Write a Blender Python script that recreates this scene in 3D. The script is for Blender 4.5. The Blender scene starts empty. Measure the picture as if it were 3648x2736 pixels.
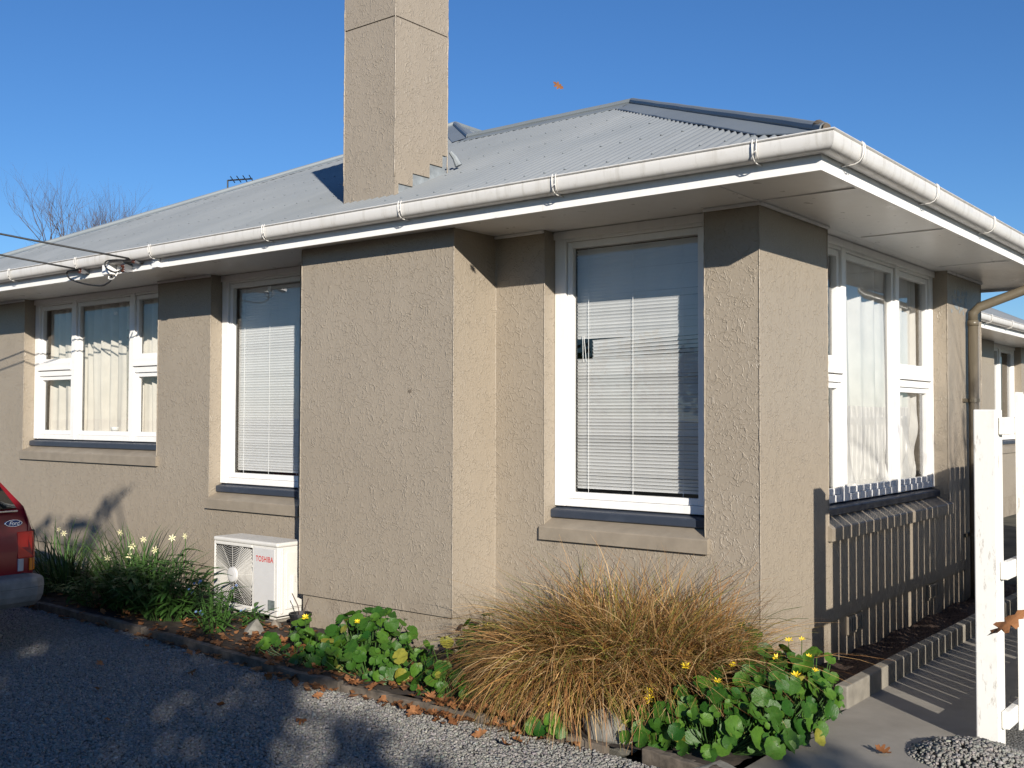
import bpy, bmesh, math, random
import numpy as np
from mathutils import Vector, Matrix, Euler

random.seed(7); rng = np.random.default_rng(7)
scene = bpy.context.scene
COL = scene.collection

# ------------------------------------------------------------------ camera
yaw, pitch, roll = .6707, .0309, .003
_r = Vector((math.cos(yaw), math.sin(yaw), 0)); _f = Vector((-math.sin(yaw), math.cos(yaw), 0)); _z = Vector((0, 0, 1))
FWD = _f*math.cos(pitch) + _z*math.sin(pitch); _u2 = _z*math.cos(pitch) - _f*math.sin(pitch)
RIGHT = _r*math.cos(roll) + _u2*math.sin(roll); UP = _u2*math.cos(roll) - _r*math.sin(roll)
CAM = Vector((2.6452, -5.6122, 1.58))
cam = bpy.data.objects.new('camera', bpy.data.cameras.new('camera')); COL.objects.link(cam)
cam.data.sensor_width = 36; cam.data.lens = 36*3767.29/3648
cam.data.clip_start = .05; cam.data.clip_end = 2000
m = Matrix((RIGHT, UP, -FWD)).transposed().to_4x4(); m.translation = CAM
cam.matrix_world = m
scene.camera = cam

# ------------------------------------------------------------------ sky, sun, exposure
SUN = Vector((1.31, -1.0, .532))                       # towards the sun
sun_el = math.atan2(SUN.z, math.hypot(SUN.x, SUN.y)); sun_az = math.atan2(SUN.x, SUN.y)
world = bpy.data.worlds.new('World'); scene.world = world; world.use_nodes = True
nt = world.node_tree; bg = nt.nodes['Background']
sky = nt.nodes.new('ShaderNodeTexSky'); sky.sky_type = 'NISHITA'; sky.sun_disc = False
sky.sun_elevation = sun_el; sky.sun_rotation = sun_az
sky.altitude = 50; sky.air_density = 1.0; sky.dust_density = .1; sky.ozone_density = 6
hs = nt.nodes.new('ShaderNodeHueSaturation'); hs.inputs['Saturation'].default_value = 1.08; hs.inputs['Hue'].default_value = .505; nt.links.new(sky.outputs[0], hs.inputs['Color']); nt.links.new(hs.outputs[0], bg.inputs[0]); bg.inputs[1].default_value = .083
sl = bpy.data.lights.new('sun', 'SUN'); sl.energy = 4.8; sl.angle = math.radians(.42); sl.color = (1, .93, .82)
so = bpy.data.objects.new('sun', sl); COL.objects.link(so)
so.rotation_euler = SUN.to_track_quat('Z', 'Y').to_euler(); so.location = SUN*30
scene.view_settings.view_transform = 'Standard'; scene.view_settings.look = 'None'
scene.view_settings.exposure = .55; scene.view_settings.gamma = 1
scene.view_settings.use_curve_mapping = False
cy = scene.cycles; cy.max_bounces = 7; cy.diffuse_bounces = 3; cy.glossy_bounces = 3; cy.transmission_bounces = 4; cy.transparent_max_bounces = 12
cy.caustics_reflective = False; cy.caustics_refractive = False

# ------------------------------------------------------------------ materials
MATS = {}
class NT:
    def __init__(s, name):
        s.m = bpy.data.materials.new(name); s.m.use_nodes = True; s.t = s.m.node_tree
        s.b = s.t.nodes['Principled BSDF']; s.out = s.t.nodes['Material Output']; MATS[name] = s.m
    def n(s, typ, **kw):
        nd = s.t.nodes.new('ShaderNode'+typ)
        for k, v in kw.items():
            if k in nd.inputs: nd.inputs[k].default_value = v
            else: setattr(nd, k, v)
        return nd
    def l(s, a, b): s.t.links.new(a, b)
    def coord(s, scale=(1, 1, 1)):
        tc = s.n('TexCoord'); mp = s.n('Mapping'); mp.inputs['Scale'].default_value = scale
        s.l(tc.outputs['Object'], mp.inputs[0]); return mp.outputs[0]
    def noise(s, co, scale, detail=3, rough=.5, dist=0):
        nd = s.n('TexNoise', Scale=scale, Detail=detail, Roughness=rough, Distortion=dist); s.l(co, nd.inputs['Vector']); return nd.outputs['Fac']
    def rng(s, x, a, b, c, d):
        nd = s.n('MapRange'); nd.clamp = True
        for i, v in zip((1, 2, 3, 4), (a, b, c, d)): nd.inputs[i].default_value = v
        s.l(x, nd.inputs[0]); return nd.outputs[0]
    def math(s, op, a, b=None):
        nd = s.n('Math', operation=op)
        for i, v in enumerate((a, b)):
            if v is None: continue
            if isinstance(v, (int, float)): nd.inputs[i].default_value = v
            else: s.l(v, nd.inputs[i])
        return nd.outputs[0]
    def mix(s, f, a, b):
        nd = s.n('MixRGB')
        for i, v in zip((0, 1, 2), (f, a, b)):
            if isinstance(v, (int, float)): nd.inputs[i].default_value = v
            elif isinstance(v, tuple): nd.inputs[i].default_value = v+(1,) if len(v) == 3 else v
            else: s.l(v, nd.inputs[i])
        return nd.outputs[0]
    def base(s, c):
        if isinstance(c, tuple): s.b.inputs['Base Color'].default_value = c+(1,)
        else: s.l(c, s.b.inputs['Base Color'])
    def bump(s, h, strength=.5, dist=.01):
        nd = s.n('Bump', Strength=strength, Distance=dist); s.l(h, nd.inputs['Height']); s.l(nd.outputs[0], s.b.inputs['Normal'])
    def rough(s, v):
        if isinstance(v, (int, float)): s.b.inputs['Roughness'].default_value = v
        else: s.l(v, s.b.inputs['Roughness'])

def simple(name, col, rough=.5, var=.08, vs=6, bump=0, bs=60, metal=0, spec=.5):
    t = NT(name); co = t.coord()
    f = t.noise(co, vs, 4, .6); d = tuple(max(0, c*(1-var*2)) for c in col); e = tuple(min(1, c*(1+var)) for c in col)
    t.base(t.mix(t.rng(f, .3, .7, 0, 1), d, e)); t.rough(rough); t.b.inputs['Metallic'].default_value = metal
    t.b.inputs['Specular IOR Level'].default_value = spec
    if bump: t.bump(t.noise(co, bs, 4, .6), bump, .004)
    return t

# textured plaster: worm-like ridges under semi-gloss paint
def stucco():
    t = NT('stucco'); co = t.coord((1, 1, .8))
    n1 = t.noise(co, 18, 1.5, .5, 1.0); r1 = t.rng(t.math('ABSOLUTE', t.math('SUBTRACT', n1, .5)), .004, .028, 1, 0)
    n3 = t.noise(co, 46, 1, .5, .5); r3 = t.rng(n3, .56, .64, 0, 1)
    mk = t.rng(t.noise(co, 12, 1), .34, .52, .12, 1)
    h = t.math('ADD', t.math('MULTIPLY', r1, mk), t.math('MULTIPLY', r3, .32))
    h = t.math('ADD', h, t.math('MULTIPLY', t.noise(co, 6, 1), .9))
    t.bump(h, .54, .0060)
    v = t.noise(co, 1.3, 3, .6); c = t.mix(t.rng(v, .3, .7, 0, 1), (.288, .244, .190), (.312, .266, .209))
    st = t.coord((7, 7, .5)); sm = t.rng(t.noise(st, 2.2, 3, .65), .55, .8, 0, .2)
    c = t.mix(sm, c, (.20, .17, .13))
    c = t.mix(t.rng(t.noise(co, .55, 4, .7), .52, .75, 0, .16), c, (.235, .205, .165))
    sx = t.n('SeparateXYZ'); t.l(co, sx.inputs[0]); spl = t.math('MULTIPLY', t.rng(sx.outputs['Z'], .02, .38, 1, 0), t.rng(t.noise(co, 5, 4, .7), .42, .62, 0, .55))
    c = t.mix(spl, c, (.14, .105, .075))
    t.base(c); t.rough(.42); t.b.inputs['Specular IOR Level'].default_value = .5
stucco()
simple('sill_stucco', (.272, .231, .18), .45, .08, 8, .25, 90)

def paint(name, col, rough, dirt=.25, dcol=(.35, .32, .27), bmp=.1, spots=True, streak=0):
    t = NT(name); co = t.coord()
    c = t.mix(t.rng(t.noise(co, 3.5, 5, .65), .52, .78, 0, dirt), col, dcol)
    if spots: c = t.mix(t.rng(t.noise(co, 45, 4, .7), .64, .72, 0, dirt*1.2), c, dcol)
    if streak: c = t.mix(t.rng(t.noise(t.coord((6, 6, .35)), 3.2, 4, .7), .52, .74, 0, streak), c, (.30, .27, .21))
    t.base(c); t.rough(t.rng(t.noise(co, 12, 3), .3, .7, rough*.8, rough*1.25))
    t.bump(t.noise(t.coord((1, 1, 1)), 25, 2), bmp, .001)
    return t
paint('white_paint', (.82, .81, .79), .38, .10, streak=.10)
paint('gutter_paint', (.64, .625, .60), .36, .4, (.42, .38, .31), streak=.45)
paint('soffit_paint', (.74, .735, .725), .34, .08, (.6, .56, .5), .0, False)
paint('blue_paint', (.034, .043, .062), .42, .3, (.10, .12, .15))
paint('pipe_paint', (.125, .105, .075), .35, .25, (.17, .14, .11))
def fence_paint():
    t = NT('fence_paint'); co = t.coord((1, 1, .25)); c2 = t.coord()
    c = t.mix(t.rng(t.noise(co, 30, 6, .75), .57, .66, 0, .75), (.78, .76, .71), (.36, .33, .28))
    w = t.n('TexVoronoi', Scale=2.1); t.l(c2, w.inputs['Vector'])
    kn = t.rng(w.outputs['Distance'], .06, .12, 1, 0); kn = t.math('MULTIPLY', kn, t.rng(t.noise(c2, 120, 3), .35, .6, .2, 1))
    c = t.mix(t.math('MULTIPLY', kn, .7), c, (.25, .22, .17))
    c = t.mix(t.rng(t.noise(c2, 5, 5, .7), .55, .75, 0, .35), c, (.5, .48, .42))
    t.base(c); t.rough(.6); t.bump(t.noise(t.coord((1, 1, .12)), 90, 5, .7), .3, .002)
fence_paint()

def roof_mat(name, c0, c1):
    t = NT(name); co = t.coord()
    c = t.mix(t.rng(t.noise(co, 1.1, 5, .62), .3, .7, 0, 1), c0, c1)
    c = t.mix(t.rng(t.noise(t.coord((.9, .9, .9)), 26, 4, .75), .66, .74, 0, .7), c, (.10, .105, .10))
    c = t.mix(t.rng(t.noise(t.coord((9, .8, 1)), 2.6, 4, .7), .58, .78, 0, .35), c, (.17, .175, .165))
    sc = t.rng(t.noise(co, 80, 3), .71, .75, 0, .8); c = t.mix(sc, c, (.5, .5, .46))
    oi = t.n('ObjectInfo'); c = t.mix(t.math('MULTIPLY', oi.outputs['Random'], .32), c, tuple(q*.72 for q in c0))
    t.base(c); t.rough(.5); t.bump(t.noise(co, 9, 3), .15, .01)
roof_mat('roof_iron', (.225, .245, .258), (.275, .292, .30))
roof_mat('roof_cap', (.175, .20, .218), (.215, .24, .255))
simple('lead', (.25, .275, .29), .5, .15, 14, .3, 20)

def glass():
    t = NT('window_glass'); tr = t.n('BsdfTransparent'); tr.inputs[0].default_value = (.975, .98, .98, 1)
    gl = t.n('BsdfGlossy', Roughness=.008); gl.inputs[0].default_value = (1, 1, 1, 1)
    lw = t.n('LayerWeight', Blend=.5); f2 = t.math('ADD', t.math('MULTIPLY', t.math('POWER', lw.outputs['Facing'], 5.0), .95), .048)
    bp = t.n('Bump', Strength=.04, Distance=.02); t.l(t.noise(t.coord(), 2.2, 1), bp.inputs['Height']); t.l(bp.outputs[0], gl.inputs['Normal'])
    mx = t.n('MixShader'); t.l(f2, mx.inputs[0]); t.l(tr.outputs[0], mx.inputs[1]); t.l(gl.outputs[0], mx.inputs[2])
    t.l(mx.outputs[0], t.out.inputs[0])
glass()
def cloth(name, col, trans=.25):
    t = NT(name); co = t.coord()
    c = t.mix(t.rng(t.noise(co, 6, 4, .6), .3, .75, 0, 1), col, tuple(x*.86 for x in col)); t.base(c); t.rough(.9)
    t.b.inputs['Specular IOR Level'].default_value = .15
    t.bump(t.noise(t.coord((1, 1, .3)), 30, 3), .25, .004)
    tl = t.n('BsdfTranslucent'); t.l(c, tl.inputs[0]); mx = t.n('MixShader'); mx.inputs[0].default_value = trans
    t.l(t.b.outputs[0], mx.inputs[1]); t.l(tl.outputs[0], mx.inputs[2]); t.l(mx.outputs[0], t.out.inputs[0]); return t
cloth('curtain_cream', (.78, .73, .65)); cloth('curtain_white', (.84, .82, .78))
def floral():
    t = NT('curtain_floral'); co = t.coord()
    v = t.n('TexVoronoi', Scale=26); t.l(co, v.inputs['Vector'])
    c = t.mix(t.rng(v.outputs['Distance'], .18, .34, 1, 0), (.6, .55, .44), t.mix(t.rng(t.noise(co, 22, 1), .45, .52, 0, 1), (.10, .17, .14), (.34, .14, .12)))
    t.base(c); t.rough(.9)
floral()
simple('blind_slat', (.88, .875, .865), .42, .03, 5)
simple('interior', (.10, .09, .08), .9, .1)
simple('concrete', (.265, .245, .215), .85, .10, 3, .35, 140)
simple('kerb_concrete', (.23, .21, .175), .85, .14, 9, .5, 60)
simple('soil', (.045, .032, .022), .95, .35, 14, .9, 55)
simple('ground_earth', (.09, .085, .06), .95, .3, 2, .5, 20)
def bark_soil():
    t = NT('mulch'); co = t.coord((1, 1, 1))
    c = t.mix(t.rng(t.noise(co, 60, 4, .7), .4, .65, 0, 1), (.022, .014, .010), (.11, .058, .034)); t.base(c); t.rough(.9)
    t.bump(t.noise(co, 70, 4, .7), 1, .012)
bark_soil()
def gravel_base():
    t = NT('gravel_bed'); co = t.coord()
    v = t.n('TexVoronoi', Scale=75); t.l(co, v.inputs['Vector'])
    c = t.mix(t.rng(v.outputs['Distance'], .1, .6, 0, 1), (.215, .21, .198), (.10, .098, .09)); t.base(c); t.rough(.9)
    t.bump(t.math('SUBTRACT', 1.0, v.outputs['Distance']), 1, .012)
gravel_base()
def attr_mat(name, rough=.8, trans=0, spec=.3, bump=0):
    t = NT(name); a = t.n('VertexColor'); a.layer_name = 'Col'; c = a.outputs[0]; t.base(c); t.rough(rough); t.b.inputs['Specular IOR Level'].default_value = spec
    if bump: t.bump(t.noise(t.coord(), 120, 3), bump, .003)
    if trans:
        tl = t.n('BsdfTranslucent'); t.l(c, tl.inputs[0]); mx = t.n('MixShader'); mx.inputs[0].default_value = trans
        t.l(t.b.outputs[0], mx.inputs[1]); t.l(tl.outputs[0], mx.inputs[2]); t.l(mx.outputs[0], t.out.inputs[0])
    return t
attr_mat('gravel_stone', .8, 0, .3, .3); attr_mat('grass_blade', .55, .22, .35); attr_mat('tree_leaf', .6, .25, .3)
def leaf_mat(name, a, b, rough=.3, trans=.15, spec=.4, old=None):
    t = NT(name); oi = t.n('ObjectInfo'); co = t.coord()
    c = t.mix(oi.outputs['Random'], a, b)
    if old: c = t.mix(t.rng(t.math('FRACT', t.math('MULTIPLY', oi.outputs['Random'], 17.0)), .965, .985, 0, .7), c, old)
    c = t.mix(t.rng(t.noise(co, 2.5, 4, .7), .45, .75, 0, .5), c, tuple(x*.5 for x in a))
    c = t.mix(t.rng(t.noise(co, 7, 3, .7), .66, .72, 0, .6), c, (.16, .13, .04))
    sx = t.n('SeparateXYZ'); t.l(co, sx.inputs[0]); an = t.math('ARCTAN2', sx.outputs[0], t.math('ADD', sx.outputs[1], .02)); ve = t.math('ABSOLUTE', t.math('SINE', t.math('MULTIPLY', an, 5.0)))
    c = t.mix(t.rng(ve, .0, .14, .12, 0), c, tuple(min(1, x*2.2) for x in b))
    t.base(c); t.rough(rough); t.b.inputs['Specular IOR Level'].default_value = spec; t.bump(t.math('ADD', t.rng(ve, 0, .3, 0, 1), t.noise(co, 9, 2)), .1, .04)
    tl = t.n('BsdfTranslucent'); t.l(c, tl.inputs[0]); mx = t.n('MixShader'); mx.inputs[0].default_value = trans
    t.l(t.b.outputs[0], mx.inputs[1]); t.l(tl.outputs[0], mx.inputs[2]); t.l(mx.outputs[0], t.out.inputs[0])
leaf_mat('kidney_leaf', (.014, .062, .007), (.070, .15, .017), .44, .12, .24, (.30, .26, .04))
leaf_mat('shrub_leaf', (.035, .095, .018), (.075, .165, .034), .5, .18, .3)
leaf_mat('oak_leaf', (.16, .062, .022), (.36, .165, .07), .75, .1, .2)
simple('stalk_green', (.06, .13, .03), .5, .2)
simple('yellow_petal', (.85, .62, .02), .5, .08)
simple('cream_petal', (.75, .70, .42), .6, .08)
simple('blue_petal', (.14, .22, .42), .6, .1)
simple('orange_cup', (.75, .55, .12), .6, .08)
simple('bark', (.10, .082, .066), .9, .25, 8, .8, 30)
simple('twig', (.105, .075, .062), .9, .2, 8)
simple('rock', (.19, .18, .155), .9, .22, 9, .8, 28)
simple('rock_tan', (.21, .18, .145), .9, .2, 9, .8, 28)
simple('timber_edge', (.13, .105, .08), .9, .3, 12, .6, 40)
simple('unit_white', (.64, .62, .58), .4, .04, 6)
simple('unit_panel', (.57, .56, .55), .42, .03, 6)
simple('black_plastic', (.012, .012, .013), .45, .2)
simple('fan_black', (.02, .02, .02), .6, .2)
simple('label_grey', (.16, .185, .18), .5, .2, 40)
simple('logo_red', (.55, .035, .03), .5, .05)
simple('car_red', (.25, .012, .02), .28, .10, 4)
simple('car_glass', (.012, .014, .016), .05, .1)
simple('bumper_grey', (.21, .205, .195), .75, .15, 10)
simple('lens_red', (.62, .016, .012), .18, .05)
simple('lens_orange', (.70, .20, .01), .18, .05)
simple('lens_clear', (.45, .45, .47), .18, .08)
simple('badge_blue', (.015, .035, .13), .25, .05)
simple('chrome', (.7, .7, .72), .18, .02, 6, 0, 60, 1)
simple('tyre', (.02, .02, .02), .85, .2)
simple('cable_black', (.012, .012, .012), .55, .1)
simple('insulator_brown', (.06, .022, .014), .18, .1)
simple('porcelain', (.72, .71, .68), .2, .03)
simple('steel', (.35, .35, .36), .4, .1, 10, 0, 60, .8)
simple('wood_log', (.20, .13, .075), .85, .25, 20, .5, 60)
def M(n): return MATS[n]

# ------------------------------------------------------------------ mesh helpers
class MB:
    def __init__(s): s.v = []; s.f = []; s.c = []; s.tint = None
    def add(s, vs, fs):
        o = len(s.v); s.v += [tuple(p) for p in vs]; s.f += [tuple(i+o for i in f) for f in fs]; s.c += [s.tint]*len(vs); return s
    def box(s, x0, x1, y0, y1, z0, z1):
        if x0 > x1: x0, x1 = x1, x0
        if y0 > y1: y0, y1 = y1, y0
        if z0 > z1: z0, z1 = z1, z0
        return s.add([(x0,y0,z0),(x1,y0,z0),(x1,y1,z0),(x0,y1,z0),(x0,y0,z1),(x1,y0,z1),(x1,y1,z1),(x0,y1,z1)],
              [(3,2,1,0),(4,5,6,7),(0,1,5,4),(1,2,6,5),(2,3,7,6),(3,0,4,7)])
    def tube(s, pts, r, n=8, caps=True):
        pts = [Vector(p) for p in pts]; rs = r if isinstance(r, (list, tuple)) else [r]*len(pts)
        ref = None; rings = []
        for i, p in enumerate(pts):
            d = (pts[min(i+1, len(pts)-1)] - pts[max(i-1, 0)])
            if d.length < 1e-9: d = Vector((0, 0, 1))
            d.normalize()
            if ref is None: ref = d.orthogonal().normalized()
            else:
                ref = ref - d*ref.dot(d)
                if ref.length < 1e-6: ref = d.orthogonal()
                ref.normalize()
            b = d.cross(ref)
            rings.append([p + (ref*math.cos(2*math.pi*k/n) + b*math.sin(2*math.pi*k/n))*rs[i] for k in range(n)])
        vs = [q for rg in rings for q in rg]; fs = []
        for i in range(len(pts)-1):
            for k in range(n): fs.append((i*n+k, i*n+(k+1) % n, (i+1)*n+(k+1) % n, (i+1)*n+k))
        if caps: fs.append(tuple(range(n-1, -1, -1))); fs.append(tuple((len(pts)-1)*n+k for k in range(n)))
        return s.add(vs, fs)
    def prism(s, prof, fn, a, b):      # closed profile [(p,q)], fn(p,q,t) -> xyz, from t=a to t=b
        n = len(prof); vs = [fn(p, q, a) for p, q in prof]+[fn(p, q, b) for p, q in prof]
        fs = [(i, (i+1) % n, n+(i+1) % n, n+i) for i in range(n)]+[tuple(range(n-1, -1, -1)), tuple(range(n, 2*n))]
        return s.add(vs, fs)
    def lathe(s, prof, c, n=16, ax='Z'):
        vs = []
        for r, h in prof:
            for k in range(n):
                a = 2*math.pi*k/n; p = (r*math.cos(a), r*math.sin(a), h)
                if ax == 'Y': p = (p[0], p[2], p[1])
                if ax == 'X': p = (p[2], p[0], p[1])
                vs.append((c[0]+p[0], c[1]+p[1], c[2]+p[2]))
        fs = []
        for i in range(len(prof)-1):
            for k in range(n): fs.append((i*n+k, i*n+(k+1) % n, (i+1)*n+(k+1) % n, (i+1)*n+k))
        fs.append(tuple(range(n-1, -1, -1))); fs.append(tuple((len(prof)-1)*n+k for k in range(n)))
        return s.add(vs, fs)
    def mesh(s, name, recalc=True, smooth=False):
        me = bpy.data.meshes.new(name); me.from_pydata(s.v, [], s.f)
        if recalc:
            bm = bmesh.new(); bm.from_mesh(me); bmesh.ops.recalc_face_normals(bm, faces=bm.faces); bm.to_mesh(me); bm.free()
        if smooth: me.polygons.foreach_set('use_smooth', [True]*len(me.polygons))
        if s.c and s.c[0] is not None:
            ca = me.color_attributes.new('Col', 'FLOAT_COLOR', 'POINT')
            ca.data.foreach_set('color', np.array([(*c, 1) for c in s.c], dtype=np.float32).ravel())
        me.update(); return me
    def build(s, name, mat, parent=None, smooth=False, bevel=0, recalc=True, autos=None):
        o = link(name, s.mesh(name, recalc, smooth), mat, parent)
        if bevel:
            b = o.modifiers.new('bevel', 'BEVEL'); b.width = bevel; b.segments = 2; b.limit_method = 'ANGLE'; b.angle_limit = math.radians(50)
        return o

def link(name, me, mat=None, parent=None):
    o = bpy.data.objects.new(name, me); COL.objects.link(o)
    if mat is not None and me is not None and len(me.materials) == 0: me.materials.append(M(mat) if isinstance(mat, str) else mat)
    if parent is not None:
        o.parent = parent; o.matrix_parent_inverse = parent_inv(parent)
    return o
def parent_inv(p):
    t = Vector((0, 0, 0)); q = p
    while q is not None: t = t + q.location if q.type == 'EMPTY' else t; q = q.parent
    return Matrix.Translation(-t) if p.type == 'EMPTY' else Matrix()
def tag(o, label, cat=None, group=None, kind=None):
    if label: o['label'] = label
    if cat: o['category'] = cat
    if group: o['group'] = group
    if kind: o['kind'] = kind
    return o
def empty(name, loc, label, cat, group=None):
    o = bpy.data.objects.new(name, None); COL.objects.link(o); o.location = loc; o.empty_display_size = .1
    return tag(o, label, cat, group)
def text_mesh(s, size, bold=0, shear=0, spacing=1, extrude=.0):
    cu = bpy.data.curves.new('text', 'FONT'); cu.body = s; cu.size = size; cu.offset = bold; cu.shear = shear; cu.extrude = extrude
    cu.space_character = spacing; cu.align_x = 'CENTER'; cu.align_y = 'CENTER'
    ob = bpy.data.objects.new('text', cu); COL.objects.link(ob); bpy.context.view_layer.update()
    me = bpy.data.meshes.new_from_object(ob.evaluated_get(bpy.context.evaluated_depsgraph_get()))
    bpy.data.objects.remove(ob); me.name = 'lettering'; me.materials.clear(); return me

# ------------------------------------------------------------------ ground
def sheet(name, poly, z, mat, thick=None, label=None):
    b = MB(); n = len(poly)
    if thick is None: b.add([(x, y, z) for x, y in poly], [tuple(range(n))])
    else: b.prism(poly, lambda p, q, t: (p, q, t), z-thick, z)
    o = b.build(name, mat); o['kind'] = 'structure'; return o
sheet('ground', [(-400, -400), (400, -400), (400, 400), (-400, 400)], -.06, 'ground_earth')
sheet('gravel_driveway', [(-16, -9), (3.5, -9), (3.5, -1.7), (1.9, -1.5), (.42, -1.42), (-16, -1.2)], -.012, 'gravel_bed', .04)
path = sheet('path', [(.475, -1.36), (1.16, -1.36), (1.16, 14), (.475, 14)], 0, 'concrete', .09)
sheet('path', [(1.42, -3.2), (2.4, -3.2), (2.4, -.2), (1.42, -.2)], .0, 'concrete', .08)
sheet('yard', [(1.165, -.9), (1.415, -.9), (1.415, -.19), (7, -.19), (7, 16), (1.165, 16)], -.02, 'gravel_bed', .035)

def bed_h(x, y):
    return .035+.012*math.sin(x*2.3)*math.cos(y*4.1)+.007*math.sin(x*7.1+y*5)+.004*math.sin(x*17+y*13)
edge_y = lambda x: float(np.interp(x, [-9, -5.7, -4.2, -2.6, -1.9, -.2, .5], [-1.2, -1.2, -1.24, -1.37, -1.4, -1.36, -1.4]))
def bed_sheet(name, x0, x1, y0, y1, nx, ny, mat, h=bed_h):
    b = MB(); vs = []
    for j in range(ny+1):
        for i in range(nx+1):
            x = x0+(x1-x0)*i/nx; ya = edge_y(x)+.012 if y0 is None else y0; y = ya+(y1-ya)*j/ny; vs.append((x, y, h(x, y)+random.uniform(-.006, .006)))
    b.add(vs, [(j*(nx+1)+i, j*(nx+1)+i+1, (j+1)*(nx+1)+i+1, (j+1)*(nx+1)+i) for j in range(ny) for i in range(nx)])
    o = b.build(name, mat, recalc=False, smooth=True); o['kind'] = 'structure'; return o
bed_sheet('garden_bed', -9.6, .47, None, .02, 240, 34, 'soil')
bed_sheet('soil_strip', .0, .405, .021, 5.2, 14, 150, 'mulch', lambda x, y: .01+.05*(x/.4)+.012*math.sin(y*9+x*20))
# kerb along the path, one cast length after another
kerb = empty('path_kerb', (.44, 0, 0), 'low concrete kerb along the side path below the striped wall', 'kerb')
y = .06
while y < 5.4:
    l = 1.75
    k = MB().box(.405, .478, y, min(y+l, 5.5)-.006, -.05, .118+random.uniform(-.004, .004)).build('kerb_stone', 'kerb_concrete', kerb, bevel=.008); y += l

# ------------------------------------------------------------------ house
ZP, ZS = .27, 2.82
XL, XE, YB, YR = -9.70, -1.86, 4.63, 17.0     # left wall, rear east wall, wing rear wall, far wall
house = empty('house', (-3, 3, 0), 'beige textured plaster bungalow with grey iron hip roof and tall chimney', 'house')
W1 = (-8.4755, -5.9874); W2 = (-5.186, -4.0); W3 = (-1.535, -.3515); WS = (1.005, 3.60); WR = (12.6, 14.4)
ZB_, ZL_ = .775, 1.115
b = MB()
T = .25
for a, c in ((XL, W1[0]), (W1[1], W2[0]), (W2[1], W3[0]), (W3[1], 0)): b.box(a, c, 0, T, ZP, ZS+.01)
b.box(W1[0], W1[1], 0, T, ZP, ZL_); b.box(W2[0], W2[1], 0, T, ZP, ZB_); b.box(W3[0], W3[1], 0, T, ZP, ZB_)
b.build('wall', 'stucco', house)
b = MB()
for a, c in ((T, WS[0]), (WS[1], YB)): b.box(-T, 0, a, c, ZP, ZS+.01)
b.box(-T, 0, WS[0], WS[1], ZP, .785); b.build('wall', 'stucco', house)
MB().box(XE-T, -T, YB-T, YB, ZP, ZS+.01).build('wall', 'stucco', house)
b = MB()
for a, c in ((YB, WR[0]), (WR[1], YR)): b.box(XE-T, XE, a, c, ZP, ZS+.01)
b.box(XE-T, XE, WR[0], WR[1], ZP, 1.0); b.build('wall', 'stucco', house)
MB().box(XL, XL+T, T, YR, ZP, ZS+.01).build('wall', 'stucco', house)
MB().box(XL+T, XE-T, YR-T, YR, ZP, ZS+.01).build('wall', 'stucco', house)
R_ = .022
b = MB()
b.box(XL+R_, -R_, R_, T, -.4, ZP); b.box(-T, -R_, T, YB-R_, -.4, ZP); b.box(XE-T, XE-R_, YB, YR, -.4, ZP); b.box(XL+R_, XL+T, T, YR, -.4, ZP)
b.build('plinth', 'stucco', house)
for a, c in (W1, W2, W3): MB().box(a+.001, c-.001, .001, T, ZS, ZS+.05).build('lintel_lining', 'soffit_paint', house)
MB().box(-T, -.001, WS[0]+.001, WS[1]-.001, ZS, ZS+.05).build('lintel_lining', 'soffit_paint', house); MB().box(XE-T, XE-.001, WR[0], WR[1], ZS, ZS+.05).build('lintel_lining', 'soffit_paint', house)
# floor and ceiling inside
b = MB(); b.box(XL+.05, XE-.05, .1, YR-.1, .2, .3); b.box(XE-.05, -.1, .1, YB-.1, .2, .3)
b.box(XL+.05, XE-.05, .1, YR-.1, ZS+.012, ZS+.05); b.box(XE-.05, -.1, .1, YB-.1, ZS+.012, ZS+.05)
b.build('room_lining', 'interior', house)
# air vents in the plinth
for vx in (1.35, 3.05):
    v = MB(); v.box(-.02, -.006, vx, vx+.26, .13, .25); vent = v.build('vent', 'sill_stucco', house)
    sl_ = MB()
    for i in range(6): sl_.box(-.006, .004, vx+.02+i*.04, vx+.035+i*.04, .15, .235)
    sl_.build('vent_bar', 'sill_stucco', vent)

# chimney breast and chimney
BX0, BX1, BY = -3.4618, -1.9516, -.436
breast = MB().box(BX0, BX1, BY, 0, ZP, ZS+.005).build('chimney_breast', 'stucco', house)
MB().box(BX0+.022, BX1-.02, BY+.02, 0, -.4, ZP).build('plinth', 'stucco', house)
CX0, CX1, CY0, CY1 = -3.232, -2.70, -.237, .325
pt = math.tan(math.radians(25.04))
def rz(y): return 2.95+pt*(y+.69)
b = MB()
steps = [(CY0, -.05, 3.258), (-.05, .131, 3.357), (.131, .272, 3.462), (.272, CY1, 3.553)]
b.box(CX0, CX1, CY0, CY1, 3.56, 4.462); b.box(CX0, CX1, CY0, CY0+.04, 3.12, 3.258)
for a, c, z in steps:
    b.box(CX0, CX1, a, c, z, 3.56)
chim = b.build('chimney', 'stucco', house)
MB().box(CX0+.004, CX1-.004, CY0+.004, CY1-.004, 4.462, 4.470).build('crack_joint', 'timber_edge', chim)
MB().box(CX0-.003, CX1+.003, CY0-.003, CY1+.003, 4.470, 5.6).build('chimney_top', 'stucco', chim)
b = MB(); b.box(CX0+.015, CX1-.012, CY0+.045, CY1-.012, 3.0, 3.60)
fl = b.build('flashing', 'lead', chim)
b = MB(); b.tube([(CX1+.05, .40, rz(.40)+.03), (CX1+.03, .38, rz(.38)+.10), (CX1+.012, .345, rz(.34)+.16)], [.03, .022, .015], 8)
b.build('flashing', 'lead', chim)

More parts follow.
